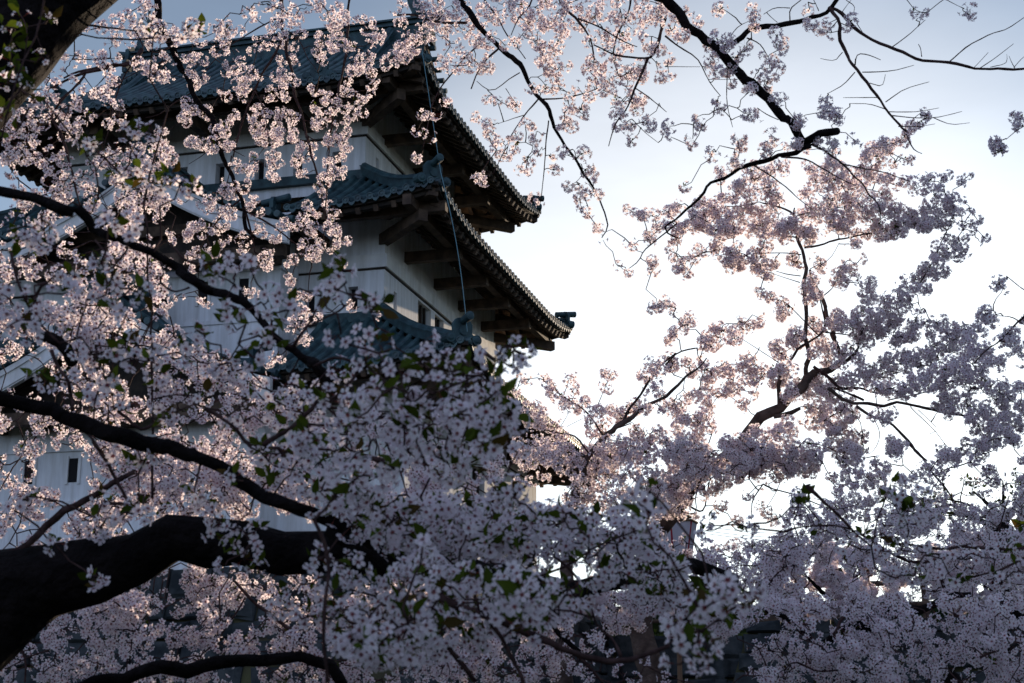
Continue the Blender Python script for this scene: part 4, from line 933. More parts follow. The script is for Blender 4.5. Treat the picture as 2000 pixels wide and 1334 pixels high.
t.blobs('b', D, "500,70,50 540,30,60 520,130,50 640,40,60 690,60,60 660,110,60 720,30,60 740,90,60 700,150,60 640,170,60 600,200,60 560,230,60 520,270,60 480,300,60 450,340,50 430,370,30 620,230,60 580,270,60 540,310,50 500,340,40 670,200,60 720,190,50 780,130,60 770,170,50 820,150,50 800,30,50 830,70,50 880,30,40 860,140,50 910,110,50 930,80,30 940,150,50 890,180,40 940,210,60 960,240,40 1010,240,50 1030,200,40 1000,110,40 1020,80,50 970,30,60 1060,100,50 1130,60,60 1180,80,60 1180,30,60 1230,130,60 1200,180,50 1160,230,50 1100,250,40 1230,60,60 1290,40,60 1280,110,60 1300,160,60 1260,230,40 1060,20,40 820,240,50 790,240,30 850,290,50 760,310,50 740,350,40 790,360,50 830,380,40 880,320,50 930,340,50 900,370,50 980,350,50 1010,380,40 960,380,40 1000,310,30")
t.blobs('b', D, "1350,30,60 1400,60,60 1350,110,60 1390,150,60 1440,110,60 1480,50,60 1490,130,50 1440,190,30 1540,70,60 1540,150,60 1600,30,60 1600,110,60 1660,70,60 1650,160,60 1700,120,60 1720,40,60 1780,90,60 1800,160,50 1840,100,50 1740,200,60 1680,210,60 1600,200,50 1560,230,40 1780,250,60 1720,280,50 1640,280,40 1280,240,50 1310,290,50 1290,330,40 1340,260,40 1390,240,50 1400,310,60 1340,350,60 1300,350,40 1400,370,60 1440,370,40 1320,410,50 1380,430,60 1340,490,60 1400,490,50 1240,490,40 1280,500,30 1590,330,60 1560,390,50 1600,420,60 1640,370,60 1700,350,60 1740,400,70 1720,460,60 1780,460,60 1680,450,60 1800,400,60 1840,370,50 1860,430,60 1780,530,60 1830,540,60 1800,590,60 1720,540,50 1740,580,40 1640,500,50 1590,480,50 1500,480,40 1460,520,40 1450,560,40 1440,610,30 1480,600,40 1520,610,50 1540,640,30 1560,540,50")
t.blobs('b', D - .5, "1870,60,60 1940,90,60 1960,40,60 1900,120,60 1960,150,50 1870,200,40 1910,270,60 1960,280,60 1900,310,40 1960,350,30 1960,420,50 1890,650,50 1900,690,50 1870,670,30 1980,740,30 1750,680,50 1720,700,40 1780,720,40 1740,630,40 1800,780,40 1800,700,30 1700,640,30 1350,-30,60 1450,-30,60 1550,-30,60 1650,-30,60 1750,-30,60 1850,-20,60 1150,-20,60 1050,-30,50")
t.blobs('b', D, "990,550,30 1030,560,30 1060,560,30 1130,570,40 1160,590,40 940,650,40 1000,690,40 1040,690,30 1000,740,30 1020,750,40 1210,690,40 1240,700,30 1280,730,40 1260,770,40 1430,680,50 1460,700,50 1400,700,30 1060,790,40 1050,830,50 1080,860,40 1110,870,30 1160,750,40 1160,790,50 1150,830,30 1120,780,30 1250,820,40 1280,840,30 1220,880,30 1240,900,30 1180,940,40 1220,950,30 1350,850,40 1360,880,25 1420,840,40 1430,860,30 1360,940,40 1400,950,30 1530,850,50 1500,870,30 1520,910,30 1560,940,40 1580,970,40 1600,990,20 1540,960,30 1450,1030,40 1480,1040,20 1520,1040,40 1510,1100,40 1550,1080,40 1520,1150,40 1560,1180,40 1610,1080,40 1610,1260,40 1260,1100,40 1290,1130,30 960,970,40 980,1000,40 930,990,30 770,560,40 640,630,40 660,650,30 710,630,40 610,720,40 690,760,40 640,740,30 610,870,40")
t.finish()

# ------------------------------------------------------------------ thick limb, upper right
t = Tree('cherry tree with a thick sawn limb and bare arching twigs at the upper right', root=(-1.0, 7.2, -1.62))
D = 9.5
t.root.location = (6.4, 10.4, -1.62); t.o = np.array((6.4, 10.4, -1.62))
t.branch([(6.4, 10.4, -1.7), (6.2, 10.3, 1.0), (5.8, 10.1, 3.6), (4.8, 9.9, 6.0), (3.0, 9.7, 7.0), (1.6, 9.6, 6.7), (.9, 9.5, 6.3)], [.36, .29, .24, .18, .12, .09, .05], 12, 'trunk')
t.px('c -260,-260 -120,-120 -20,-10 60,45 130,150 230,230 290,270 310,300 390,390 480,460 560,550 640,640 700,690 770,780 810,800', D, (24, 21, 20, 18, 17, 15))
t.px('c 785,785 870,752 945,712', D, (17, 14)); t.px('c 310,270 440,190 560,150 700,120 820,90 900,45 960,-30 1010,-120', D, (13, 11, 9, 8))
t.px('c 905,42 960,110 980,240 1040,360 1120,460 1200,560 1250,650 1290,710 1340,740', D, (8, 7, 5, 4)); t.px('c 1335,745 1380,830 1425,850', D, (3, 1.5))
t.px('c 910,40 970,70 1030,150 1130,220 1260,270 1420,315 1570,350 1740,380 1900,375 2020,378', D, (8, 7, 6, 5))
for sp, w in (("1570,345 1680,250 1780,200 1900,150 1997,90", (3, 1.5)), ("1250,265 1340,200 1440,110", (2.5, 1.2)), ("1050,360 1060,310 1120,300 1190,330", (3, 1.5)), ("1090,400 1260,395 1375,360", (2.5, 1.2)),
              ("1050,400 980,470 900,520", (2.5, 1.2)), ("1130,460 1200,470 1225,410", (2, 1)), ("1220,565 1320,500 1460,455", (2.4, 1.2)), ("1180,540 1080,540 985,542", (2.2, 1)), ("1220,605 1130,580 1020,575", (2.2, 1)),
              ("1230,620 1380,620 1520,600", (2.2, 1)), ("1250,640 1400,655 1550,640 1645,620", (2.5, 1)), ("1480,650 1580,690 1685,680", (2, 1)), ("1290,700 1400,700 1495,685", (2.2, 1)), ("980,290 930,335 860,325", (2, 1)),
              ("690,120 690,50 750,0", (3, 2)), ("690,45 600,45 540,80", (2.2, 1.2)), ("360,200 400,150 480,110", (2.2, 1.2)), ("1710,375 1790,290", (1.5, 1)), ("1740,380 1840,310 1930,240", (2, 1)), ("1800,372 1890,340 1895,300", (1.6, 1)),
              ("1930,375 1990,310", (1.6, 1)), ("1935,377 1905,310", (1.6, 1)), ("850,60 820,0", (2, 1.4)), ("1060,130 1100,190", (1.8, 1)), ("970,80 1030,0", (1.6, 1)), ("450,210 520,240 560,300 580,340", (3, 1.5)), ("0,200 60,250 180,330 240,450 300,530", (4, 1.5)),
              ("340,360 345,600 375,705", (2.5, 1.2)), ("0,370 190,370", (1.8, 1)), ("1420,315 1415,270 1395,245", (2, 1.2)), ("1330,-10 1400,60 1450,70", (1.8, 1)), ("1560,0 1640,40", (1.6, 1)), ("1000,0 1050,40 1040,80", (1.8, 1.2)), ("240,440 440,437", (1.6, 1)), ("560,70 620,125", (1.8, 1.2))):
    t.px('c ' + sp, D, w)
t.px('c 800,800 720,830 620,870 480,910 330,970 230,1030 130,1150 50,1230 0,1270 10,1300 60,1325', (D, D + .6), (12, 9, 6, 4, 2.5)); t.px('c 810,800 900,850 980,910 1050,980 1130,1070 1180,1140 1190,1250', (D, D + 1), (5, 2)); t.px('c 980,910 1150,940 1250,970 1360,1000', D + .5, (3, 1.5))
t.px('c 640,870 780,880 860,920 960,990 1050,1030', D + .3, (4, 2)); t.px('c 480,910 560,960 650,1020 740,1100 830,1170', D + .4, (3.5, 1.5)); t.px('c 510,600 560,640 630,660', D, (2, 2))
t.blobs('c', D, "300,50,60 480,50,50 490,100,40 110,90,80 40,90,60 30,150,60 110,190,60 180,120,40 280,210,50 350,230,50 230,270,60 350,250,60 440,250,50 400,330,60 350,390,60 280,390,60 240,350,60 440,280,40 360,460,40 20,330,40 20,420,40 500,140,60 630,220,60 610,190,50 640,270,50 600,330,60 620,380,50 560,380,40 540,310,20 790,60,40 800,130,50 860,160,50 920,180,50 900,130,40 1030,110,50 1000,140,40 1380,70,30 1400,100,30 1450,70,30 1690,50,50 1700,90,30 1650,60,30 500,410,40 560,450,60 600,430,30 560,500,40 640,550,50 600,540,30 470,500,50 440,490,30 290,590,50 280,560,30 310,600,40 480,640,60 430,640,30 510,660,30 760,680,70 750,650,50 900,600,60 930,650,60 890,560,50 960,660,40 870,620,40 590,750,50 600,790,30 190,690,40 170,650,30 210,700,30 150,770,50 150,810,30 20,700,50 30,760,20 430,800,70 410,770,50 540,840,60 420,880,60 380,900,60 260,860,50 250,840,30 1040,770,50 1060,790,30 720,800,60 860,770,60 900,810,60 930,830,50 110,1030,40")
t.blobs('c', D - 1.5, "1840,800,60 1950,650,50 1960,700,40", jit=.05, dens=3); t.px('c 1890,770 1940,730 2000,690', D - 1.5, (1.5, 2))
t.blobs('c', D - 1.5, "1825,780,25 1850,790,25 1830,820,25 1865,820,25 1845,840,20 1935,640,20 1960,680,20 1945,700,20 1975,650,20", jit=.05)
t.px('f 2060,480 1987,540 1930,590 1850,670 1780,720 1700,800', D, (5, 2)); t.px('f 1840,530 1920,540 1987,580', D, (1.5, 3)); t.px('f 1890,310 1987,390 2060,430', D, (1.5, 3))
t.blobs('f', D, "1780,530,60 1810,560,50 1770,500,40 1890,660,60 1920,700,60 1850,670,40 1950,650,40 1930,620,40 1840,350,50 1870,380,40 1870,320,20 1970,740,40 1980,780,50 1980,550,30 1860,350,25 1835,370,25 1960,700,50 1900,620,40 1800,540,30 1780,550,30", dens=2)
t.finish()

# ------------------------------------------------------------------ the big tree on the right
t = Tree('tall cherry tree with upright trunk and tiered blossom filling the right side', root=(1.2, 13.2, -1.62))
D = 13.0
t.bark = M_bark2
t.branch([(1.2, 13.25, -1.75)] + [tuple(Wp(x, y, 13.2)) for x, y in ((1262, 1480), (1262, 1400), (1264, 1290), (1255, 1180), (1264, 1090))] + [tuple(Wp(1300 + x * .3523, 864 + y * .3523, 13.0)) for x, y in ((30, 400), (100, 290), (180, 200), (300, 110), (400, 30), (480, -88), (550, -149), (620, -189), (690, -249))], [.19, .15, .13, .11, .095, .082, .07, .062, .058, .055, .053, .052, .05, .047, .044], 12, 'trunk')
t.area([(1290, 900), (1370, 880), (1500, 855), (1600, 870), (1610, 930), (1450, 935), (1350, 985), (1290, 1000)], (12.3, 12.9), 190, fr=.0195)
t.area([(1270, 940), (1370, 930), (1370, 1010), (1270, 1020)], (12.2, 12.6), 36, fr=.02)
t.px('f 630,1040 640,940 635,850 640,800', D, (9, 6)); t.px('f 600,1090 740,1055', D, (9, 8)); t.px('f 690,780 730,710 800,670 860,630 880,580 860,480 850,430', D, (6, 2.5))
t.px('f 690,985 760,900 830,850 900,830 970,790 980,750 940,680 920,600 870,450 800,270', (D, D + .3), (18, 14, 11, 6)); t.px('f 980,800 1040,760 1080,700', D, (8, 4))
t.px('f 780,805 780,600 770,400 765,250 760,160 730,100 720,0', D, (9, 6)); t.px('c 725,1225 715,1200 640,1160 540,1120', D, (6, 3)); t.px('c 715,1200 840,1170 1030,1140', D, (2.5, 1.5)); t.px('c 720,1240 715,1195 720,1150', D, (5, 3))
t.px('f 770,155 850,150 920,120 1060,95 1200,75', D, (5, 3)); t.px('f 750,190 650,180 480,185', D, (2.5, 1.5)); t.px('f 750,310 680,300 610,280', D, (2.5, 1.5)); t.px('f 745,345 600,300', D, (2, 1))
t.px('f 870,620 960,630 1020,640', D, (3.5, 2)); t.px('f 850,640 780,570 690,480', D, (3, 1.5)); t.px('f 820,810 900,870 990,930 1080,940 1190,960 1240,960', D, (7, 3)); t.px('f 1230,1000 1420,960 1560,930', D, (3, 2))
t.px('f 900,930 1040,1020 1120,1015 1250,1015 1380,1030 1500,1050 1600,1085 1680,1110', D - .3, (7, 6, 5)); t.px('f 1060,1030 1130,1090 1230,1130 1320,1200 1380,1290 1440,1334', D - .5, (6, 5)); t.px('i 400,-1220 400,-1220' if False else 'i 380,70 300,150 240,220 130,250', D, (4, 3))
t.px('f 1150,1090 1185,1180 1160,1270 1130,1300', D - .4, (2, 1)); t.px('f 1360,1040 1480,1150 1560,1250 1600,1290', D - .4, (2, 1)); t.px('f 1400,1050 1500,1170 1460,1190', D - .4, (1.5, 1)); t.px('i 1340,0 1430,90 1500,190 1570,280 1640,400', D - .6, (5, 3))
t.px('i 240,220 200,380 190,380 80,320', D, (3, 4)); t.px('i 640,210 600,300 560,360', D, (2, 1)); t.px('i 540,230 480,330 475,420', D - 1, (3, 2)); t.px('f 160,710 70,740 0,800', D - .4, (3, 4))
t.px('f 425,660 520,720 640,800', D, (1.2, 1.8)); t.px('f 1100,1000 1000,960 930,930', D, (5, 5)); t.px('f 1410,350 1500,190 1560,60 1600,0', D, (3, 1.4)); t.px('f 960,300 920,380 870,420', D, (1.4, 2.5)); t.px('f 960,130 920,200 830,270', D, (1, 1.6))
t.blobs('c', D, "300,970,60 480,960,80 440,1030,80 560,960,60 640,920,60 560,1040,80 600,1110,70 400,1080,80 330,1080,60 260,1150,70 200,1140,60 150,1170,60 60,1150,50 60,1180,50 100,1240,50 200,1220,70 300,1180,80 380,1180,80 470,1130,60 450,1200,80 370,1250,80 280,1260,60 70,1300,50 30,1200,30 540,1190,70 600,1200,60 540,1270,70 640,1260,60 700,1220,50 760,1180,60 820,1150,60 850,1190,50 780,1270,60 800,1310,60 700,1300,60 790,1070,60 830,1030,50 870,970,70 900,900,60 800,930,60 940,960,70 1010,980,70 980,1050,70 900,1040,60 1080,960,60 1150,950,60 1080,1020,60 1040,1100,60 1100,1110,70 1020,1160,70 940,1120,50 930,1200,60 1000,1210,60 960,1260,60 1100,1190,70 1170,1130,60 1200,1070,60 1200,1000,50 1240,970,40 1130,860,60 1100,880,50 1180,840,60 1230,800,60 1250,840,50 1280,770,40 1320,750,40 1360,710,40 1400,680,40 1440,640,40 1410,630,25 1330,790,30 1180,900,50", dens=1.6, fr=.0208, rs=1.1, nf=12)
t.blobs('c', D, "1310,1010,40 1380,1030,50 1450,1000,50 1480,980,30 1540,990,40 1570,970,30 1640,1000,30 1680,970,25 1640,1020,25 1440,1050,40 1480,1140,60 1430,1160,50 1540,1090,60 1600,1120,60 1540,1160,60 1480,1200,50 1600,1180,50 1660,1120,30 1690,1180,30 1270,1150,60 1230,1190,60 1330,1180,60 1280,1230,60 1340,1250,60 1240,1280,60 1170,1230,60 1180,1290,50 1400,1220,60 1440,1260,60 1560,1230,40 1700,1240,30 1740,1220,25 1640,1250,25 1760,1310,25 1560,1300,20 -210,1160,30 -170,1180,30 -140,1200,40 -60,1200,50 0,1190,50 -110,1190,40 -50,1260,40 10,1250,40 -100,1300,40 -80,1310,30", dens=1.6, fr=.0208, rs=1.1, nf=12)
t.blobs('f', D, "60,30,60 150,40,60 230,30,60 320,40,60 380,60,60 300,90,50 60,100,50 560,30,60 480,50,50 540,100,60 560,150,40 620,60,60 700,30,60 760,60,60 640,110,40 800,100,50 700,220,50 740,240,40 50,220,50 100,250,50 120,300,40 20,160,25 160,210,40 190,170,40 220,180,30 60,270,30 290,160,60 340,190,60 390,160,60 350,240,60 420,210,60 400,250,50 460,210,60 500,200,60 560,230,60 520,270,60 590,240,50 560,300,50 530,400,40 570,410,40 600,440,50 640,470,50 670,520,50 640,500,40 690,480,30 510,390,20 20,480,40 40,520,25 130,530,30 120,580,50 140,560,40 40,620,50 20,650,40 100,610,30 190,690,50 230,660,50 270,620,50 310,600,50 300,660,50 370,600,50 380,650,50 430,590,50 410,560,30 480,590,40 530,560,40 530,530,25 250,700,40 960,300,50 990,260,40 940,330,40 1030,270,40 1000,340,50 1050,310,30 980,360,30 1000,230,25 860,230,40 870,270,30 830,210,30 800,340,60 790,380,60 830,400,50 810,440,50 1090,400,30 1130,340,40 1100,440,40 1140,430,40 1120,380,40 1070,350,20", dens=1.6, fr=.0208, rs=1.1, nf=12)
t.blobs('f', D, "1230,440,50 1220,490,40 1280,430,60 1330,410,60 1330,350,50 1380,330,50 1380,390,50 1440,380,40 1320,470,50 1440,300,60 1460,250,50 1490,300,50 1550,280,40 1500,220,50 1550,200,50 1560,150,50 1610,180,50 1600,120,50 1650,150,40 1660,100,30 1700,60,25 1690,20,25 1640,40,20 1740,10,20 1500,160,40 1670,180,30 1780,100,25 1740,120,20 1550,100,20 1260,80,50 1210,100,40 1120,60,50 1060,120,40 1180,40,60 1300,20,60 1300,60,40 1060,60,40 1000,40,50 940,20,50 1420,30,50 1460,50,40 1520,20,40 830,570,60 860,600,60 920,560,60 970,570,60 1020,570,60 960,530,50 1060,540,60 1100,540,70 1150,530,60 1080,620,70 1140,600,70 1180,640,50 1060,650,60 1110,680,50 1190,580,60 1240,590,60 1260,560,60 1240,520,50 1290,540,50 1300,620,70 1280,670,50 1360,600,60 1380,560,50 1380,500,25 1420,500,20 1360,650,40 1460,580,50 1470,620,40 1510,580,40 1540,550,30 700,650,60 730,620,50 760,660,50 740,690,40 640,720,50 620,740,40 600,700,40 660,760,40 430,780,50 470,770,50 440,820,50 500,800,50 520,840,50 470,850,50 420,890,50 500,890,50 200,790,50 230,840,60 270,860,60 310,820,50 350,830,60 350,900,60 390,940,50 340,960,50 280,970,50 220,930,50 190,950,40 250,1000,50 150,970,50 90,1000,60 40,1030,60 60,1080,60 480,980,30 500,960,20 420,1010,40 440,1040,30 40,800,50 20,770,50 130,790,50 130,840,40 30,830,40", dens=1.6, fr=.0208, rs=1.1, nf=12)
t.blobs('f', D, "570,830,60 620,820,70 680,820,60 600,880,60 660,900,60 700,950,60 740,900,60 800,900,60 690,980,50 770,950,60 850,880,60 900,920,60 860,960,70 930,980,60 960,900,60 1000,900,60 800,1020,60 870,1040,70 950,1040,70 1010,1030,60 800,1090,60 850,1120,60 910,1120,60 1000,1100,60 1040,1080,40 900,1180,60 960,1180,70 1030,1180,60 1080,1200,60 1000,1250,70 1080,1260,60 930,1240,50 1060,1310,60 980,1310,60 830,750,50 890,700,60 960,720,60 1020,720,60 1070,750,50 1060,780,40 900,790,50 960,790,50 850,690,50 1080,860,60 1140,840,60 1130,890,60 1040,900,50 1200,800,60 1220,860,60 1270,770,60 1270,820,50 1330,760,60 1340,800,60 1390,760,60 1400,800,50 1450,740,60 1470,790,40 1500,700,60 1540,740,60 1560,680,60 1600,720,50 1600,640,60 1620,600,50 1650,650,50 1680,600,50 1720,590,40 1760,620,30 1570,620,50 1540,590,40", dens=1.6, fr=.0208, rs=1.1, nf=12)
t.blobs('f', D - .6, "1700,660,60 1680,720,60 1740,720,60 1700,770,60 1400,880,60 1450,870,60 1500,850,60 1440,920,60 1380,930,60 1300,930,60 1250,940,60 1320,970,50 1500,920,60 1560,900,60 1540,840,60 1600,840,60 1580,800,50 1650,800,60 1680,850,60 1640,890,60 1740,830,60 1790,800,60 1800,760,50 1850,790,50 1740,880,60 1700,920,50 1560,960,60 1600,1000,50 1660,970,50 1530,1010,60 1590,1060,60 1200,940,50 1160,930,50 1680,1020,60 1740,1040,60 1690,1080,60 1720,1140,60 1780,1060,60 1800,1120,60 1780,1180,60 1850,1100,60 1850,1180,60 1900,1060,60 1920,1130,60 1880,1000,60 1920,960,60 1960,1010,60 1830,960,60 1780,920,60 1850,920,50 1960,930,50 1970,1150,40 1980,1080,50 1180,1080,40 1210,1100,40 1250,1070,40 1260,1250,60 1290,1240,40 1150,1090,30 1260,1280,40 620,1150,50 680,1120,40 700,1170,60 640,1200,60 560,1200,60 500,1180,60 500,1240,70 420,1230,70 430,1290,60 350,1250,60 550,1290,70 620,1280,60 700,1260,60 700,1320,60 800,1240,40 780,1280,50 850,1260,40 830,1310,50", dens=1.6, fr=.0208, rs=1.1, nf=12)
t.blobs('f', D - .3, "60,1150,50 110,1100,50 160,1130,60 200,1080,60 230,1130,50 200,1200,60 260,1160,30 120,1200,60 50,1220,70 120,1270,70 200,1270,60 30,1300,60 240,1320,50 1560,1280,60 1600,1310,50 1640,1280,40 1720,1300,30 1780,1230,50 1840,1220,50 1900,1200,40 1680,1240,40", dens=1.6, fr=.0208, rs=1.1, nf=12)
t.px('f 780,800 785,850 800,900', D, (9, 11))
t.blobs('i', D - .3, "40,60,60 100,60,60 170,40,60 150,110,60 60,130,60 60,200,60 120,220,50 20,250,60 60,300,50 30,350,50 220,120,50 250,60,50 210,200,40 280,220,50 330,230,40 380,60,70 440,40,70 400,120,70 460,110,70 520,80,70 520,150,60 580,130,60 600,60,60 640,110,60 700,80,60 680,150,60 750,120,60 640,180,50 760,170,50 820,150,40 540,230,40 460,290,40 310,350,50 380,430,40 400,440,40 530,350,40 560,390,40 600,430,40 640,450,40", dens=1.6, fr=.0208, nf=12)
t.blobs('i', D - 1, "880,20,40 1000,40,60 1060,60,60 1000,120,60 1060,150,60 920,180,50 980,210,50 1040,230,60 960,270,50 1090,250,40 1170,120,50 1220,150,50 1150,180,50 1190,200,50 1140,240,50 1270,40,60 1290,30,60 1330,210,60 1400,200,50 1440,130,50 1500,100,50 1550,80,50 1600,60,50 1530,160,50 1450,190,40 1590,130,40 1560,290,40 1500,240,40 1540,330,50 1620,360,50 1660,400,50 1720,30,60 1780,10,50 1700,100,50 1740,80,50 1840,20,30 1800,150,50 1780,190,40 1830,210,50 1870,250,30 1850,180,40 1960,220,50 1970,270,50 1940,330,50 1960,380,50 1880,400,50 1820,360,30 1760,290,30 1790,280,20 1720,380,50 1780,400,50 1820,430,50 1700,440,50 1600,440,50 1500,400,60 1420,380,60 1300,330,60 1220,280,60 1160,320,60 1100,330,50 1040,320,50 960,340,50 900,360,50 1000,400,60 1100,400,60 1200,380,60 1300,400,60 1950,-20,60 1900,-40,60 1850,-60,60 1990,100,50", dens=1.6, fr=.0208, nf=12)
t.area([(1500, 250), (1700, 270), (1850, 330), (1900, 400), (1700, 520), (1450, 470), (1420, 380)], (12.6, 13.4), 60, fr=.0195)
t.finish(twig_r=.0042)

# ------------------------------------------------------------------ fan of branches between the keep and the big tree
t = Tree('cherry tree with a forked branch fanning up just right of the lower keep roof', root=(.35, 12.2, -1.62))
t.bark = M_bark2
D = 12.0
t.branch([(.3, 12.3, -1.7), (.3, 12.2, -.6), (.4, 12.1, .3)] + [Wp(600 + x * .3523, 864 + y * .3523, D) for x, y in ((1470, 420), (1500, 240))], [.16, .12, .08, .045, .03], 10, 'trunk')
t.px('e 1500,1472 1530,1380 1570,1300 1650,1210 1750,1130 1830,1070 1920,1010 1987,970 2060,900 2150,830 2230,770', D, (14, 11, 9, 6, 3)); t.px('e 1750,1125 1790,1030 1850,950 1900,880 1987,790 2040,730', D, (6, 5, 3)); t.px('e 1700,1160 1790,1130', D, (4, 2))
t.px('e 1650,1215 1600,1130 1540,1060 1450,1000 1360,930 1290,880 1200,880', D, (4, 3, 1.5)); t.px('e 1600,1050 1640,950 1660,900', D, (2, 1)); t.px('e 1560,1290 1480,1200 1390,1180 1260,1165 1190,1190', D, (4, 2)); t.px('e 1400,1150 1450,1060', D, (1.4, 1)); t.px('e 1440,1145 1530,1100', D, (1.2, 1))
t.px('e 1270,1170 1300,1250 1340,1320', D, (2.4, 1.4)); t.px('b 1987,1280 1960,1310 1850,1450 1820,1560 1750,1500 1700,1480' if False else 'e 2050,20 1950,100 1860,180 1830,230 1760,280', D, (3.5, 2.5, 1.5))
t.blobs('e', D, "1610,50,30 1640,110,30 1720,250,30 1780,290,30 1790,130,40 1810,150,30 1900,110,40 1880,90,30 1900,240,50 1920,280,40 1940,480,50 1980,450,40 1910,500,30 1220,880,40 1190,870,30 1310,870,30 1340,900,40 1350,940,50 1380,980,40 1400,970,30 1440,1000,50 1480,1030,50 1430,1030,40 1450,890,40 1480,870,30 1480,920,30 1480,960,30 1520,1010,50 1540,1000,30 1670,860,50 1690,860,30 1650,920,40 1670,940,30 1140,970,40 1160,940,30 1250,1040,60 1290,1060,50 1210,1060,40 1230,1100,50 1290,1110,50 1270,1130,50 1570,1070,40 1610,1060,50 1560,1110,50 1590,1180,60 1650,1120,50 1640,1170,50 1700,1060,50 1770,1050,60 1820,1040,60 1740,1090,50 1880,860,60 1940,830,60 1900,920,40 1950,890,50 1960,780,30 1900,780,30 1870,1020,50 1940,1040,50 1960,970,40 1830,1160,60 1900,1230,60 1820,1240,70 1750,1250,60 1760,1310,60 1690,1290,60 1620,1300,60 1560,1280,50 1940,1200,60 1880,1300,60 1370,1160,60 1400,1210,60 1360,1240,60 1430,1280,60 1350,1310,60 1290,1220,40 1260,1300,50 1200,1300,50 1480,1320,60", dens=1.5, fr=.0208, rs=1.1, nf=12)
t.area([(1010, 830), (1060, 860), (1130, 900), (1200, 850), (1320, 850), (1420, 880), (1480, 900), (1330, 960), (1280, 1010), (1180, 1000), (1080, 1010), (1060, 960), (1000, 940)], (11.3, 12.6), 320, holes=([(1040, 935), (1100, 925), (1105, 990), (1060, 985)],))
t.finish()

# ------------------------------------------------------------------ dense mass, lower right
t = Tree('dense cherry tree massed low across the right foreground under the horizon glow', root=(3.6, 9.6, -1.62))
t.branch([(3.6, 9.6, -1.7), (3.55, 9.6, -.9), (3.2, 9.5, -.2), (2.6, 9.4, .25)], [.26, .22, .17, .1], 12, 'trunk')
t.px('i 860,1130 940,1070 1010,1040 1060,1030', 9.2, (14, 30)); t.px('i 1000,1060 1130,990 1200,950 1330,930 1450,900 1560,860 1700,840', 9.2, (26, 30, 16, 10)); t.px('i 930,1070 1000,970 1050,930', 9.0, (7, 4)); t.px('i 1860,870 1930,940 1987,980 2080,1060', 9, (14, 20))
t.px('i 570,770 620,720 700,650 740,560', 10, (5, 2.5)); t.px('i 540,880 600,740 650,700', 9.5, (5, 3)); t.px('i 680,920 760,880 850,860', 9.5, (4, 2)); t.px('i 540,930 640,960 700,1010 860,1130', 9.3, (12, 9)); t.px('i 1600,950 1720,1020 1850,1100 1987,1110', 8.5, (6, 4)); t.px('i 730,1220 850,1270 960,1260', 8.5, (4, 3)); t.px('i 1740,1190 1850,1150 1950,1100', 8.5, (5, 4))
t.px('i 700,560 640,600 570,600', 10, (4, 2)); t.px('i 1050,490 1180,560 1330,640 1500,700 1560,860', 10, (4, 6, 8))
t.area([(1180, 1150), (1300, 1150), (1440, 1190), (1440, 1245), (1300, 1235), (1180, 1225)], (8.6, 10), 60, leaf=.25)
hs = ([(1310, 975), (1390, 935), (1450, 950), (1530, 975), (1540, 1040), (1500, 1062), (1400, 1060), (1370, 1020)], [(1480, 880), (1530, 880), (1560, 935), (1500, 940)], [(1700, 880), (1760, 890), (1770, 920), (1720, 925)], [(1860, 925), (1960, 920), (1890, 1000), (1820, 985)])
t.area([(1290, 1040), (1370, 1060), (1450, 1062), (1520, 1040), (1560, 960), (1640, 950), (1720, 990), (1780, 950), (1850, 1000), (1900, 1010), (2030, 960), (2030, 1180), (1600, 1170), (1450, 1160), (1300, 1130)], (9.4, 11.5), 520, holes=hs)
t.area([(1420, 1150), (1600, 1170), (2030, 1170), (2030, 1345), (1500, 1345), (1460, 1240)], (8.2, 9.8), 420, leaf=.2)
t.area([(1220, 1000), (1300, 1030), (1330, 1110), (1480, 1160), (1470, 1230), (1300, 1220), (1180, 1160), (1150, 1050)], (8.3, 10), 150, leaf=.3)
t.finish()

# ------------------------------------------------------------------ far trees along the bank
for k, (px_, d_, poly, lab) in enumerate(((1640, 30, [(1500, 1090), (1600, 1060), (1720, 1080), (1780, 1130), (1740, 1190), (1600, 1200), (1500, 1180)], 'small distant cherry tree behind the right hand log fence'),
                                  (1180, 44, [(1040, 1160), (1120, 1130), (1230, 1140), (1330, 1150), (1330, 1200), (1200, 1225), (1060, 1210)], 'small distant cherry tree on the bank beside the keep'),
                                  (1930, 32, [(1800, 1080), (1900, 1040), (2030, 1040), (2030, 1190), (1850, 1190)], 'distant cherry tree at the right edge above the stone wall'))):
    b = Wp(px_, 1215, d_); t = Tree(lab, root=(b[0], b[1], 2.4)); cx = b[0]; top = Wp(px_, 1110, d_)
    t.branch([(b[0], b[1], 2.3), (b[0] + .1, b[1], b[2] + .3), (top[0], top[1], top[2])], [.16, .12, .04], 8, 'trunk')
    for q in range(5):
        e_ = Wp(*[sum(v) / 2 for v in zip((px_, 1150), poly[q])], d_ + random.uniform(-1, 1)); t.branch([(b[0] + .05, b[1], b[2] + .2 + .1 * q), e_], [.06, .02], 6)
    t.area(poly, (d_ - 1.5, d_ + 1.5), 260, ur=.16, fr=.03, nf=26, leaf=.15); t.finish(twig_r=.008, maxlen=2.5)
hd = Tree('low dark hedge running behind the log fence on the wall top', 'hedge', root=(6, 50, 2.6)); del hd.root['group']
core = MB(); rh = random.Random(5)
vs = []
for k in range(61):
    x = -3 + k * .75; y = 51 - k * .16 if x < 14 else 49 - (x - 14) * .62
    for (dy, z) in ((-.5, .0), (-.55, .6), (-.3, 1.15), (.3, 1.2), (.6, .5), (.6, 0)): vs.append((x - 6 + rh.uniform(-.1, .1), y - 50 + dy + rh.uniform(-.12, .12), z + rh.uniform(-.08, .15)))
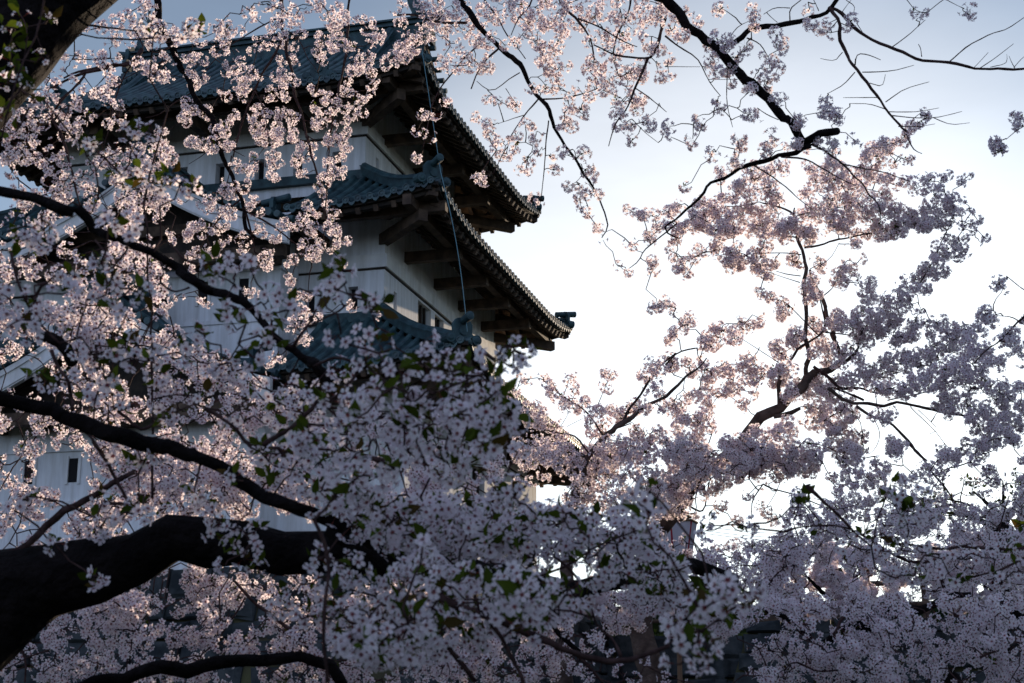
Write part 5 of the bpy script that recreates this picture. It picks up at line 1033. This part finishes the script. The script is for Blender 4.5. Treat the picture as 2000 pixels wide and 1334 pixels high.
core.add(vs, [(k * 6 + j, (k + 1) * 6 + j, (k + 1) * 6 + j + 1, k * 6 + j + 1) for k in range(60) for j in range(5)]); core.build('hedge_core', mat('hedge_green', (.012, .02, .008), 1.0, scale=3, col2=(.03, .045, .015), spec=.05), hd.root)
hd.skel = [np.array(vs) + hd.o]
for k in range(900):
    x = rh.uniform(-3, 40); y = 51 - (x + 3) / .75 * .16 if x < 14 else 49 - (x - 14) * .62
    hd.um.append((np.array([x, y + rh.uniform(-.6, .4), 2.6 + rh.uniform(.2, 1.35)]), .1, .02, 1, False, 1.0))
hd.finish(twig_r=.003, leafsize=.3)
t = Tree('sparse tree with small bronze green young leaves behind the blossoms at the right', 'young_leaf_tree', root=(8.4, 26, -1.62)); t.root['group'] = ''; del t.root['group']
t.branch([(8.4, 26, -1.7), (8.3, 26, 1.5), tuple(Wp(1960, 1030, 26))], [.2, .15, .06], 8, 'trunk')
for q in ((1760, 965), (1800, 1000), (1850, 975), (1900, 960), (1960, 940), (2010, 960)): t.branch([tuple(Wp(1960, 1040, 26)), tuple(Wp((1960 + q[0]) / 2, (1030 + q[1]) / 2 - 10, 26)), tuple(Wp(*q, 26))], [.05, .03, .01], 5)
t.area([(1740, 950), (1900, 935), (2030, 910), (2030, 1030), (1900, 1030), (1800, 1010)], (25, 27), 110, ur=.12, fr=.02, nf=2, leaf=1.0)
t.finish(twig_r=.008, leafsize=.16)

# ------------------------------------------------------------------ low tree behind the big limb (bottom band)
t = Tree('low cherry tree massed along the bottom in front of the dark stone base', root=(-2.3, 8.4, -1.62))
t.branch([(-2.3, 8.4, -1.7), (-2.2, 8.4, -1.1), (-1.9, 8.3, -.6), (-1.2, 8.3, -.2), (-.2, 8.2, .0)], [.22, .18, .14, .09, .05], 10, 'trunk')
t.px('g 1300,770 1400,880 1440,920 1530,980 1640,1070 1720,1150 1790,1230', 8.2, (5, 8)); t.px('g 1360,860 1290,980 1200,1100 1100,1180', 8.2, (4, 2.5)); t.px('g 940,700 920,830 900,950', 8.4, (2.5, 1.5)); t.px('g 90,1080 130,1200 150,1330', 8, (5, 4)); t.px('g 200,1030 320,1015 450,1040', 8.3, (2.5, 2)); t.px('g 630,920 700,850 760,810', 8.5, (3, 1.5))
t.px('h 1310,890 1350,980 1400,1050 1440,1110 1500,1180', 8.0, (8, 9)); t.px('h 1100,1250 1250,1290 1400,1310', 8, (3, 2)); t.px('h 1490,1170 1600,1290 1640,1334', 8, (7, 5)); t.px('h 1420,860 1415,1000 1410,1180', 7.8, (1.5, 1.5))
t.area([(-20, 1345), (-20, 1270), (80, 1215), (180, 1160), (300, 1110), (420, 1095), (520, 1090), (640, 1100), (760, 1130), (900, 1170), (980, 1200), (1000, 1345)], (7.6, 9.4), 560, leaf=.2, holes=([(270, 1135), (330, 1110), (350, 1140), (290, 1160)], [(330, 1190), (390, 1180), (400, 1215), (350, 1230)], [(500, 1110), (560, 1130), (600, 1160), (540, 1160)], [(610, 1230), (640, 1230), (650, 1290), (620, 1300)]))
t.area([(1000, 1160), (1120, 1170), (1180, 1230), (1130, 1330), (1000, 1345)], (7.6, 9), 40, leaf=.2)
t.blobs('x', 8.2, "1145,1250,14 1160,1245,14 1180,1262,10 1090,1275,16 1110,1265,12 1065,1310,14 1120,1305,15 1150,1325,14 1195,1280,10 1210,1310,14 1240,1325,14 1300,1325,16 1330,1330,12 1470,1310,14 1490,1320,16 1030,1320,12 1100,1210,12 1110,1190,14 1260,1290,10")
t.finish()

# ------------------------------------------------------------------ left middle mass
t = Tree('cherry tree crowded with pale blossom at the left edge beside the dark leaning trunk', root=(-4.6, 8.6, -1.62))
D = 8.4
t.branch([(-4.6, 8.6, -1.7), (-4.5, 8.6, .5), (-4.1, 8.5, 2.4), (-3.4, 8.5, 3.8), (-2.9, 8.4, 4.6)], [.3, .24, .18, .1, .05], 12, 'trunk')
t.px('a 940,260 860,300 820,275', D, (4, 2)); t.px('a 790,270 720,350 600,370 480,390 400,430 290,480', D, (8, 5)); t.px('a 790,275 690,420 640,560 610,700 560,860', D, (4, 1.8)); t.px('a 280,640 340,760 390,900 420,1020 450,1140', D, (7, 3)); t.px('a 490,385 430,470 340,560 280,640', D, (4, 6)); t.px('m 1230,0 1130,110 1000,120 800,160 640,180 540,220', D, (8, 4)); t.px('m 760,170 700,270 520,420', D, (4, 2.5)); t.px('m 970,140 900,240 820,320', D, (3, 1.5)); t.px('m 0,900 100,850 160,780', D, (3, 1.5)); t.px('m 430,540 300,700 200,850 100,960', D, (4, 2))
t.blobs('m', D, "700,50,60 560,30,60 820,60,80 900,40,60 880,110,50 1000,60,60 960,200,80 1000,260,50 930,150,50 280,190,70 350,240,80 430,200,60 250,280,80 320,330,90 420,340,90 480,280,60 380,420,90 280,420,80 520,420,60 150,430,90 60,380,70 100,520,90 200,560,90 300,540,90 420,540,80 60,640,80 160,680,90 260,680,90 350,620,80 100,780,90 200,800,90 300,780,90 80,880,80 180,900,90 280,900,80 350,960,60 60,960,60 100,1060,60 480,560,60 560,520,70 640,460,80 700,480,60 640,400,60 560,620,60 620,640,80 700,620,60 580,720,80 660,700,60 460,800,60 420,880,90 500,880,80 560,960,80 450,1000,90 500,1080,80 580,1120,70 420,1120,60 560,180,60 640,250,50 740,340,60 820,350,70 900,350,60 960,330,50 1200,100,70 1260,130,80 1330,120,80 1310,200,80 1380,190,80 1420,230,60 1250,180,60 1480,60,60 1400,60,60 780,540,50 820,580,50 920,430,50 960,470,60 1040,470,50 940,630,60 1040,570,60 1000,640,60 1380,780,80 1420,850,60 1330,850,60 1200,850,70 1100,850,70 1000,850,60 900,850,60 960,900,50 800,960,50 880,960,60 930,950,50 720,1060,60 780,1080,50 840,1040,50 680,1100,50 380,80,50 330,150,50")
t.blobs('a', D, "780,30,60 830,50,50 700,100,60 740,160,60 660,120,60 650,200,50 620,240,50 1390,60,40 1360,70,30 1200,150,50 1190,180,50 1480,20,60 1540,50,50 1600,60,60 1640,100,50 1750,20,60 1850,50,60 1850,120,60 1900,100,50 1700,40,50 960,210,50 560,150,50 450,150,50 400,330,60 480,330,60")
t.area([(0, 560), (60, 640), (160, 700), (260, 760), (330, 830), (430, 860), (500, 900), (560, 960), (480, 1010), (300, 1060), (100, 1095), (-20, 1110), (-20, 560)], (7.6, 9.4), 360, leaf=.18, holes=([(60, 880), (150, 870), (190, 930), (150, 965), (60, 960)], [(0, 730), (60, 700), (110, 690), (60, 740), (0, 770)], [(210, 830), (330, 850), (300, 880), (230, 870)]))
t.area([(440, 800), (600, 780), (760, 800), (960, 820), (1000, 960), (1050, 1000), (900, 1060), (700, 1040), (520, 980)], (7.2, 9.0), 230, leaf=.2, holes=([(520, 840), (600, 850), (660, 890), (640, 940), (560, 900)],))
t.area([(-20, 400), (120, 400), (250, 430), (340, 560), (300, 660), (200, 720), (60, 690), (-20, 600)], (6.5, 8.4), 150, leaf=.3)
t.area([(200, 850), (560, 870), (640, 960), (500, 1010), (300, 1010), (210, 930)], (7.2, 9), 130, leaf=.2)
t.area([(0, 290), (120, 300), (330, 300), (360, 400), (250, 440), (100, 400), (0, 400)], (8, 9.6), 70, leaf=.2)
t.area([(230, 640), (330, 640), (460, 720), (600, 770), (640, 830), (430, 860), (300, 800)], (6.5, 8.4), 90, leaf=.3)
t.finish()

# ------------------------------------------------------------------ the near tree: thick dark limb across the bottom, blurred flowers
t = Tree('nearest cherry tree, its thick black limb crossing the bottom behind large soft flowers', root=(-3.6, 4.6, -1.62))
D = 5.2
pts = [(-30, 910), (0, 890), (120, 850), (250, 790), (380, 755), (500, 720), (700, 640), (900, 575), (1100, 570), (1300, 580), (1600, 600), (1790, 615)]
P = [(-3.6, 4.6, -1.8), (-3.4, 4.65, -1.3), (-2.9, 4.8, -.75)] + [tuple(Wp(x * .3523, 864 + y * .3523, D)) for x, y in pts] + [tuple(Wp(600 + x * .3523, 864 + y * .3523, D + dd)) for x, y, dd in ((380, 630, .1), (750, 700, .3), (1000, 745, .5), (1200, 795, .7), (1560, 800, 1.0), (1900, 700, 1.3))] + [tuple(Wp(x, y, D + dd)) for x, y, dd in ((1340, 1105, 1.5), (1440, 1132, 1.7))]
W_ = [330, 300, 220, 182, 170, 160, 145, 125, 112, 100, 98, 92, 85, 80, 76, 74, 70, 66, 60, 44, 42, 38, 24]
t.branch(P, [w / 2 * D / F for w in W_], 14, 'limb')
t.px('g 330,1390 450,1320 520,1290 700,1290 950,1265 1200,1250 1400,1220 1600,1195 1700,1200 1850,1290 1900,1340', 6.0, (14, 22, 25, 24, 18))
t.px('o -300,680 -100,740 0,770 100,790 300,830 500,900 720,980 950,1060 1200,1150 1500,1230 1800,1310 2000,1385', 4.3, (30, 30, 30, 28)); t.px('g 1050,50 1130,90 1250,150 1400,240 1560,330 1700,400 1850,480 1987,545 2100,590', 4.3, (28, 26, 22, 22))
t.px('h 120,490 250,570 400,640 540,700', 4.5, (20, 16)); t.px('h 540,900 640,960 700,1000', 4.2, (10, 10))
t.px('h 690,820 800,890 900,935 1050,970 1200,1040 1400,1120 1600,1180 1740,1190 1850,1160 1987,1110', 3.7, (18, 17, 12, 8)); t.px('e 1987,2100 1987,2100' if False else 'h 1740,1185 1680,1080 1600,1000 1590,920', 3.7, (6, 4)); t.px('h 540,0 640,90 760,180 800,200', 5, (8, 10)); t.px('h 1040,400 1090,500 1150,570 1250,660', 4.6, (8, 6)); t.px('h 1370,630 1450,690 1550,790 1640,840', 4.8, (6, 4))
t.px('h 1210,770 1350,720 1450,680 1560,600', 4.4, (6, 4)); t.px('h 770,1120 850,1220 950,1340', 4.3, (9, 9)); t.px('p 440,1110 600,1130 950,1175 1150,1180 1300,1210 1480,1200 1700,1240 1900,1310 2000,1340', 5.2, (9, 11, 11, 9)); t.px('h 440,0 480,80 530,180 560,290 620,370', 4.6, (5, 2.5))
t.px('g 520,0 590,110 650,210 720,330', 5, (8, 5)); t.px('g -40,690 0,640 100,570 230,480 380,380 500,320 640,230 740,180', 5.2, (16, 14, 11)); t.px('g 580,330 720,350', 5.2, (8, 8)); t.px('g 840,0 842,150 840,300', 5, (6, 6)); t.px('g 1740,430 1800,560 1830,680 1820,850 1800,1000 1800,1330', 3.4, (8, 7)); t.px('h 1000,970 1100,1130 1180,1280 1200,1340', 3.6, (9, 8))
t.px('o 500,320 550,470 640,620 690,780 710,900', 4.4, (7, 7)); t.px('o 960,720 930,860 910,980', 4.4, (4, 4)); t.px('o 1480,300 1470,700 1480,1150', 4.8, (5, 5)); t.px('o 1300,860 1210,900 1150,930 1200,960 1300,1060 1400,1120 1480,1080', 4.8, (6, 7)); t.px('o 760,1060 870,1150 930,1260 1000,1340', 4.4, (6, 6))
t.px('a -200,1030 0,1062 150,1090 300,1145 430,1190', 4.6, (22, 22)); t.px('n 760,40 900,220 1020,290 1100,300 1300,370 1450,430 1600,560 1750,660 1900,750 2000,800', 4.6, (22, 16, 16, 18)); t.px('l 0,390 150,530 250,590 400,640 550,720 700,820 850,920 1000,1040 1130,1150 1280,1300', 4.6, (18, 17, 16, 14)); t.px('p 980,250 1030,300 1060,330 1150,430 1250,540', 4.6, (15, 22, 24)); t.px('n 380,200 480,400' if False else 'o 380,190 440,225 500,270 580,350 650,440', 4.9, (20, 22))
t.px('l 1110,1140 1190,1020 1270,930 1340,800 1400,670 1410,560', 4.0, (7, 3)); t.px('l 1270,940 1400,860 1550,780 1650,700 1780,620', 4.0, (5, 2.5)); t.px('p 1060,330 1150,300 1300,270 1450,275 1530,290', 4.2, (6, 6)); t.px('p 1530,290 1480,400 1400,520 1330,600 1250,650 1150,650 1050,750 930,860 800,950 650,1030 560,1080', 3.8, (6, 10)); t.px('p 930,870 1100,900 1300,910 1550,890 1750,820 2000,740 2200,640', 3.7, (6, 5))
t.px('p 0,740 150,820 280,920 400,1070 440,1110', 4.4, (7, 7)); t.px('e 440,1170 520,1230 650,1334', 4.6, (9, 10)); t.px('e 700,960 850,900 1000,830 1080,760 1130,700', 3.4, (5, 3)); t.px('d 60,180 110,400 200,560 330,690', 3.8, (6, 5)); t.px('k 0,1210 100,1110 180,1150 300,1290 400,1330', 4.4, (4, 5)); t.px('n 1570,570 1590,680 1560,760 1640,830 1740,840 1850,800', 4.4, (5, 4)); t.px('n 1400,0 1430,200 1440,450 1460,740 1490,1000 1480,1330', 5.5, (4, 4))
t.px('a 250,-40 240,20 200,200 130,340 60,560 0,820', 3.9, (4, 4)); t.px('n 400,100 410,230 450,330', 4, (4, 3)); t.px('n 930,350 1050,520 1100,640 1100,820', 4.2, (4, 4)); t.px('i 630,500 750,470 870,460 960,465 1040,490', 5, (4, 4)); t.px('i 1040,490 940,380 860,310 790,240', 5, (5, 9)); t.px('i 2060,580 1850,580 1700,575 1500,590 1350,570 1220,550', 6, (7, 6, 4)); t.px('i 1990,640 1850,700 1700,740 1600,770', 6.5, (5, 3)); t.px('i 0,1120 120,1060 220,1030 330,950', 3.4, (6, 4)); t.px('h 1560,600 1700,540 1850,480', 4, (4, 3))
t.px('i 2060,570 2200,500 2350,520', 6, (9, 14))
NEAR = dict(hi=True, fr=.0198, leaf=.62, ur=.048, nf=9, jit=.25, dens=.75)
t.blobs('d', 3.9, "150,50,80 250,70,80 220,130,80 100,100,60 60,350,100 60,450,100 160,480,90 100,560,90 220,540,80 30,600,80 150,640,70 300,330,60 380,300,70 380,400,60 480,440,50 590,380,60 660,430,60 700,520,60 780,400,50 560,240,70 620,330,50 600,30,90 720,30,90", **NEAR)
t.blobs('d', 3.9, "1190,240,80 1280,230,80 1370,240,60 1300,330,80 1210,310,60 1480,420,80 1560,450,70 1500,520,80 1600,500,60 1840,330,60 1900,270,60 1860,400,70 1290,490,60 1280,560,40 1080,620,60 1130,660,60 1050,700,60 1230,800,70 1300,830,60 1000,740,50 1460,660,50 1400,760,70 1500,700,50 700,680,70 640,760,70 560,740,70 740,780,70 840,700,60 830,780,60 520,780,70 590,900,50 870,860,50", **NEAR)
t.blobs('d', 4.6, "330,880,60 260,900,60 200,860,50 410,880,50 500,970,60 590,960,60 660,1030,60 430,720,60 1400,900,80 1600,880,60 1700,950,90 1800,930,80 1900,850,80 1500,950,80 1560,1020,90 1700,1080,90 1850,1060,90 1950,980,80 1380,1000,70 1260,1090,70 1350,1130,60 1480,1130,80 1600,1150,90 1450,1260,90 1560,1290,80 1700,1250,90 1850,1240,80 1130,980,60 900,1060,60", **NEAR)
t.blobs('e', 3.6, "140,300,70 200,270,50 150,380,60 330,450,60 390,470,50 100,440,70 650,660,50 170,640,60 320,650,60 400,690,60 640,730,60 1000,750,70 1040,760,60 1170,700,50 1210,740,50 1130,800,50 900,820,90 780,800,90 650,800,90 500,830,90 330,800,90 1000,900,90 1060,960,70 880,950,90 720,930,100 560,960,90 400,940,90 250,1000,90 100,1000,90 1130,1060,70 1100,1150,80 980,1080,90 820,1080,90 680,1120,90 350,1230,80 540,1180,80 860,1230,80 1000,1230,80 720,1260,80", **NEAR)
t.blobs('m', 4.6, "60,250,50 1080,700,70 1180,680,70 1270,650,60 1320,700,60 1200,760,70 760,820,50 730,820,60 830,820,60 1010,1030,50 1050,1110,50 1200,960,60 1230,1040,60 1330,1120,60 1480,1080,60 1560,1170,60 1640,1080,50 1680,1200,50 1400,1180,60", **NEAR)
t.blobs('a', 5.5, "820,140,70 880,170,70 850,210,60 1050,150,60 1110,170,50 1020,200,50 30,50,50 90,20,40 60,100,30", **NEAR)
t.blobs('g', 4.4, "590,420,70 520,480,60 570,520,50 1150,330,90 1080,280,70 1200,420,80 1300,480,60 1180,500,60 760,340,60 790,400,50 550,740,60 510,760,40 1290,200,60 1450,60,70 1500,200,70 1520,130,70 1570,60,60 1300,560,60 1400,560,70 1350,640,60 1420,680,60 1250,680,50 1430,480,60 560,320,50 640,60,60 780,100,60 880,60,50 1780,640,50 1750,760,70 1600,850,70 1880,820,70 1550,920,60 1700,960,70 1900,650,60 1950,760,60 150,300,60 80,380,60 300,560,50", **NEAR)
t.area([(640, 690), (760, 700), (830, 720), (950, 720), (1000, 780), (1010, 880), (1030, 960), (960, 1000), (800, 960), (640, 940), (540, 880), (560, 790)], (3.4, 4.6), 60, **{k: v for k, v in NEAR.items() if k in ('hi', 'fr', 'leaf', 'ur', 'nf')})
t.area([(560, 900), (700, 960), (900, 980), (1060, 990), (1200, 1000), (1260, 1010), (1230, 1060), (1100, 1080), (900, 1060), (740, 1060), (600, 980)], (4.0, 5.4), 150, **{k: v for k, v in NEAR.items() if k in ('hi', 'fr', 'leaf', 'ur', 'nf')})
t.area([(620, 1080), (760, 1100), (900, 1110), (1060, 1140), (1170, 1170), (1060, 1230), (900, 1260), (760, 1290), (640, 1250)], (3.4, 4.8), 110, **{k: v for k, v in NEAR.items() if k in ('hi', 'fr', 'leaf', 'ur', 'nf')})
t.area([(1040, 1000), (1230, 1010), (1320, 1060), (1330, 1120), (1480, 1170), (1440, 1200), (1330, 1190), (1180, 1120), (1060, 1060)], (4.4, 5.6), 90, **{k: v for k, v in NEAR.items() if k in ('hi', 'fr', 'leaf', 'ur', 'nf')})
t.blobs('h', 3.3, "1900,270,90 1830,330,70 1950,330,60 1880,450,60 1120,750,70 1200,820,80 1150,880,70 1260,870,70 1220,950,60 1060,820,50 640,580,60 540,760,40 60,640,50 260,1000,100 330,940,90 420,1050,90 240,1110,70 360,1140,60 500,920,80", **NEAR)
t.blobs('i', 3.2, "340,800,60 400,830,70 470,830,60 370,900,70 300,880,50 180,920,60 120,980,60 40,1020,50 80,1080,60 230,1130,60 180,1200,60 240,1190,50 60,1230,60 470,890,50", **NEAR)
t.blobs('i', 5.5, "1250,240,70 1330,260,80 1400,300,80 1290,320,70 1380,380,80 1300,400,70 1440,420,60 1340,460,60 1220,300,50 750,300,40 760,360,40 490,450,50 450,490,40 240,440,50 220,490,40 860,480,40 1000,590,60 1100,520,70 1180,600,70 1280,560,60 1400,560,60 1500,620,70 1600,640,70 1700,640,70 1800,640,60 1900,600,70 1960,520,60 1960,700,60 1850,760,60 1600,760,60 1500,720,60 1380,740,60 1240,740,60", **NEAR)
t.area([(740, 1015), (910, 1015), (910, 1100), (740, 1090)], (4.8, 5.6), 34, **{k: v for k, v in NEAR.items() if k in ('hi', 'fr', 'leaf', 'ur', 'nf')})
t.area([(840, 1020), (1060, 990), (1090, 1090), (1000, 1130), (860, 1100)], (5, 6.4), 70, **{k: v for k, v in NEAR.items() if k in ('hi', 'fr', 'leaf', 'ur', 'nf')})
t.finish(twig_r=.0026, leafsize=.052)

# ------------------------------------------------------------------ unseen canopy over and behind the viewer, added to shade the near blossoms
t = Tree('added unseen cherry canopy over and behind the viewpoint shading the near blossoms', root=(2.6, -3.4, -1.62))
t.branch([(2.6, -3.4, -1.7), (2.5, -3.3, .2), (2.1, -2.9, 1.7), (1.2, -2.2, 2.7), (0, -1.6, 3.3), (-1.6, -1.2, 3.6), (-3.2, -1.0, 3.6)], [.3, .24, .2, .14, .1, .06, .03], 12, 'trunk')
for e_ in ((-2.5, .6, 3.1), (.3, .9, 3.6), (3.8, .2, 3.3), (-4.6, -2.6, 2.6), (4.6, -3, 2.8), (-.8, -4.6, 2.6), (-2.6, -4.2, 1.6)):
    t.branch([(1.2, -2.2, 2.7), tuple((np.array((1.2, -2.2, 3.2)) + np.array(e_)) / 2), e_], [.09, .06, .02], 7)
k = 0
while k < 1500:
    x, y, z = random.uniform(-5.5, 5.0), random.uniform(-5.5, 1.6), random.uniform(-.6, 4.2)
    if y > -1.2 and z < 1.3 + max(0, y) * .9: continue
    if y < -1.2 and abs(x) < 5 and z < .2 and y > -2: continue
    t.um.append((np.array((x, y, z)), .1, .022, 9, False, .2)); k += 1
t.finish(maxlen=.9)
for (px_, d_, lab) in ((2180, 40, 'added unseen evergreen shading the lower right blossoms, the nearer one'), (2330, 44, 'added unseen evergreen shading the lower right blossoms, the farther one')):
    b = Wp(px_, 1215, d_); t = Tree(lab, 'shade_evergreen', root=(b[0], b[1], 2.5)); t.root['group'] = 'added evergreens shading the lower right'; top = Wp(px_, 700, d_)  # out of view, added to keep the low sun off the lower right
    t.branch([(b[0], b[1], 2.3), (b[0] + .1, b[1], 5), (top[0], top[1], top[2])], [.3, .22, .05], 10, 'trunk')
    for q in range(1100):
        z = random.random(); rr = (1 - z) ** .7 * 2.6 * random.random() ** .4; a = random.uniform(0, 6.28)
        t.um.append((np.array((b[0] + rr * math.cos(a), b[1] + rr * math.sin(a), 3.6 + z * (top[2] - 3.4))), .05, .001, 1, False, 1.0))
    t.finish(twig_r=.01, maxlen=1.5, leafsize=1.0)

# ------------------------------------------------------------------ dark leaning trunk, upper left
t = Tree('black leaning trunk close by in the upper left corner with a vine of green leaves', root=(-4.2, 4.4, -1.62))
P = [(-4.2, 4.4, -1.8), (-3.9, 4.5, -.6), (-3.45, 4.7, .9)] + [tuple(Wp(x, y, 5.2)) for x, y in ((-210, 420), (-130, 270), (-50, 160), (30, 65), (95, 5), (190, -90), (300, -220))]
t.branch(P, [.36, .31, .26, .21, .205, .20, .19, .17, .15, .13], 16, 'trunk')
t.px('a 480,140 560,150 640,160 760,175', 5.4, (5, 3)); t.px('a 100,60 150,170 130,330 110,480', 4.2, (3, 2)); t.px('a 250,-20 230,80 200,170 240,290 290,350', 4.2, (3, 2))
t.blobs('a', 4.3, "260,110,12 120,100,12 60,230,14 230,310,14 60,340,14 90,400,12 130,470,12 170,540,12 90,730,14 20,150,12 40,460,12 20,620,14", hi=True, fr=.012, leaf=1.0, nf=1, ur=.04)
t.finish(leafsize=.06)
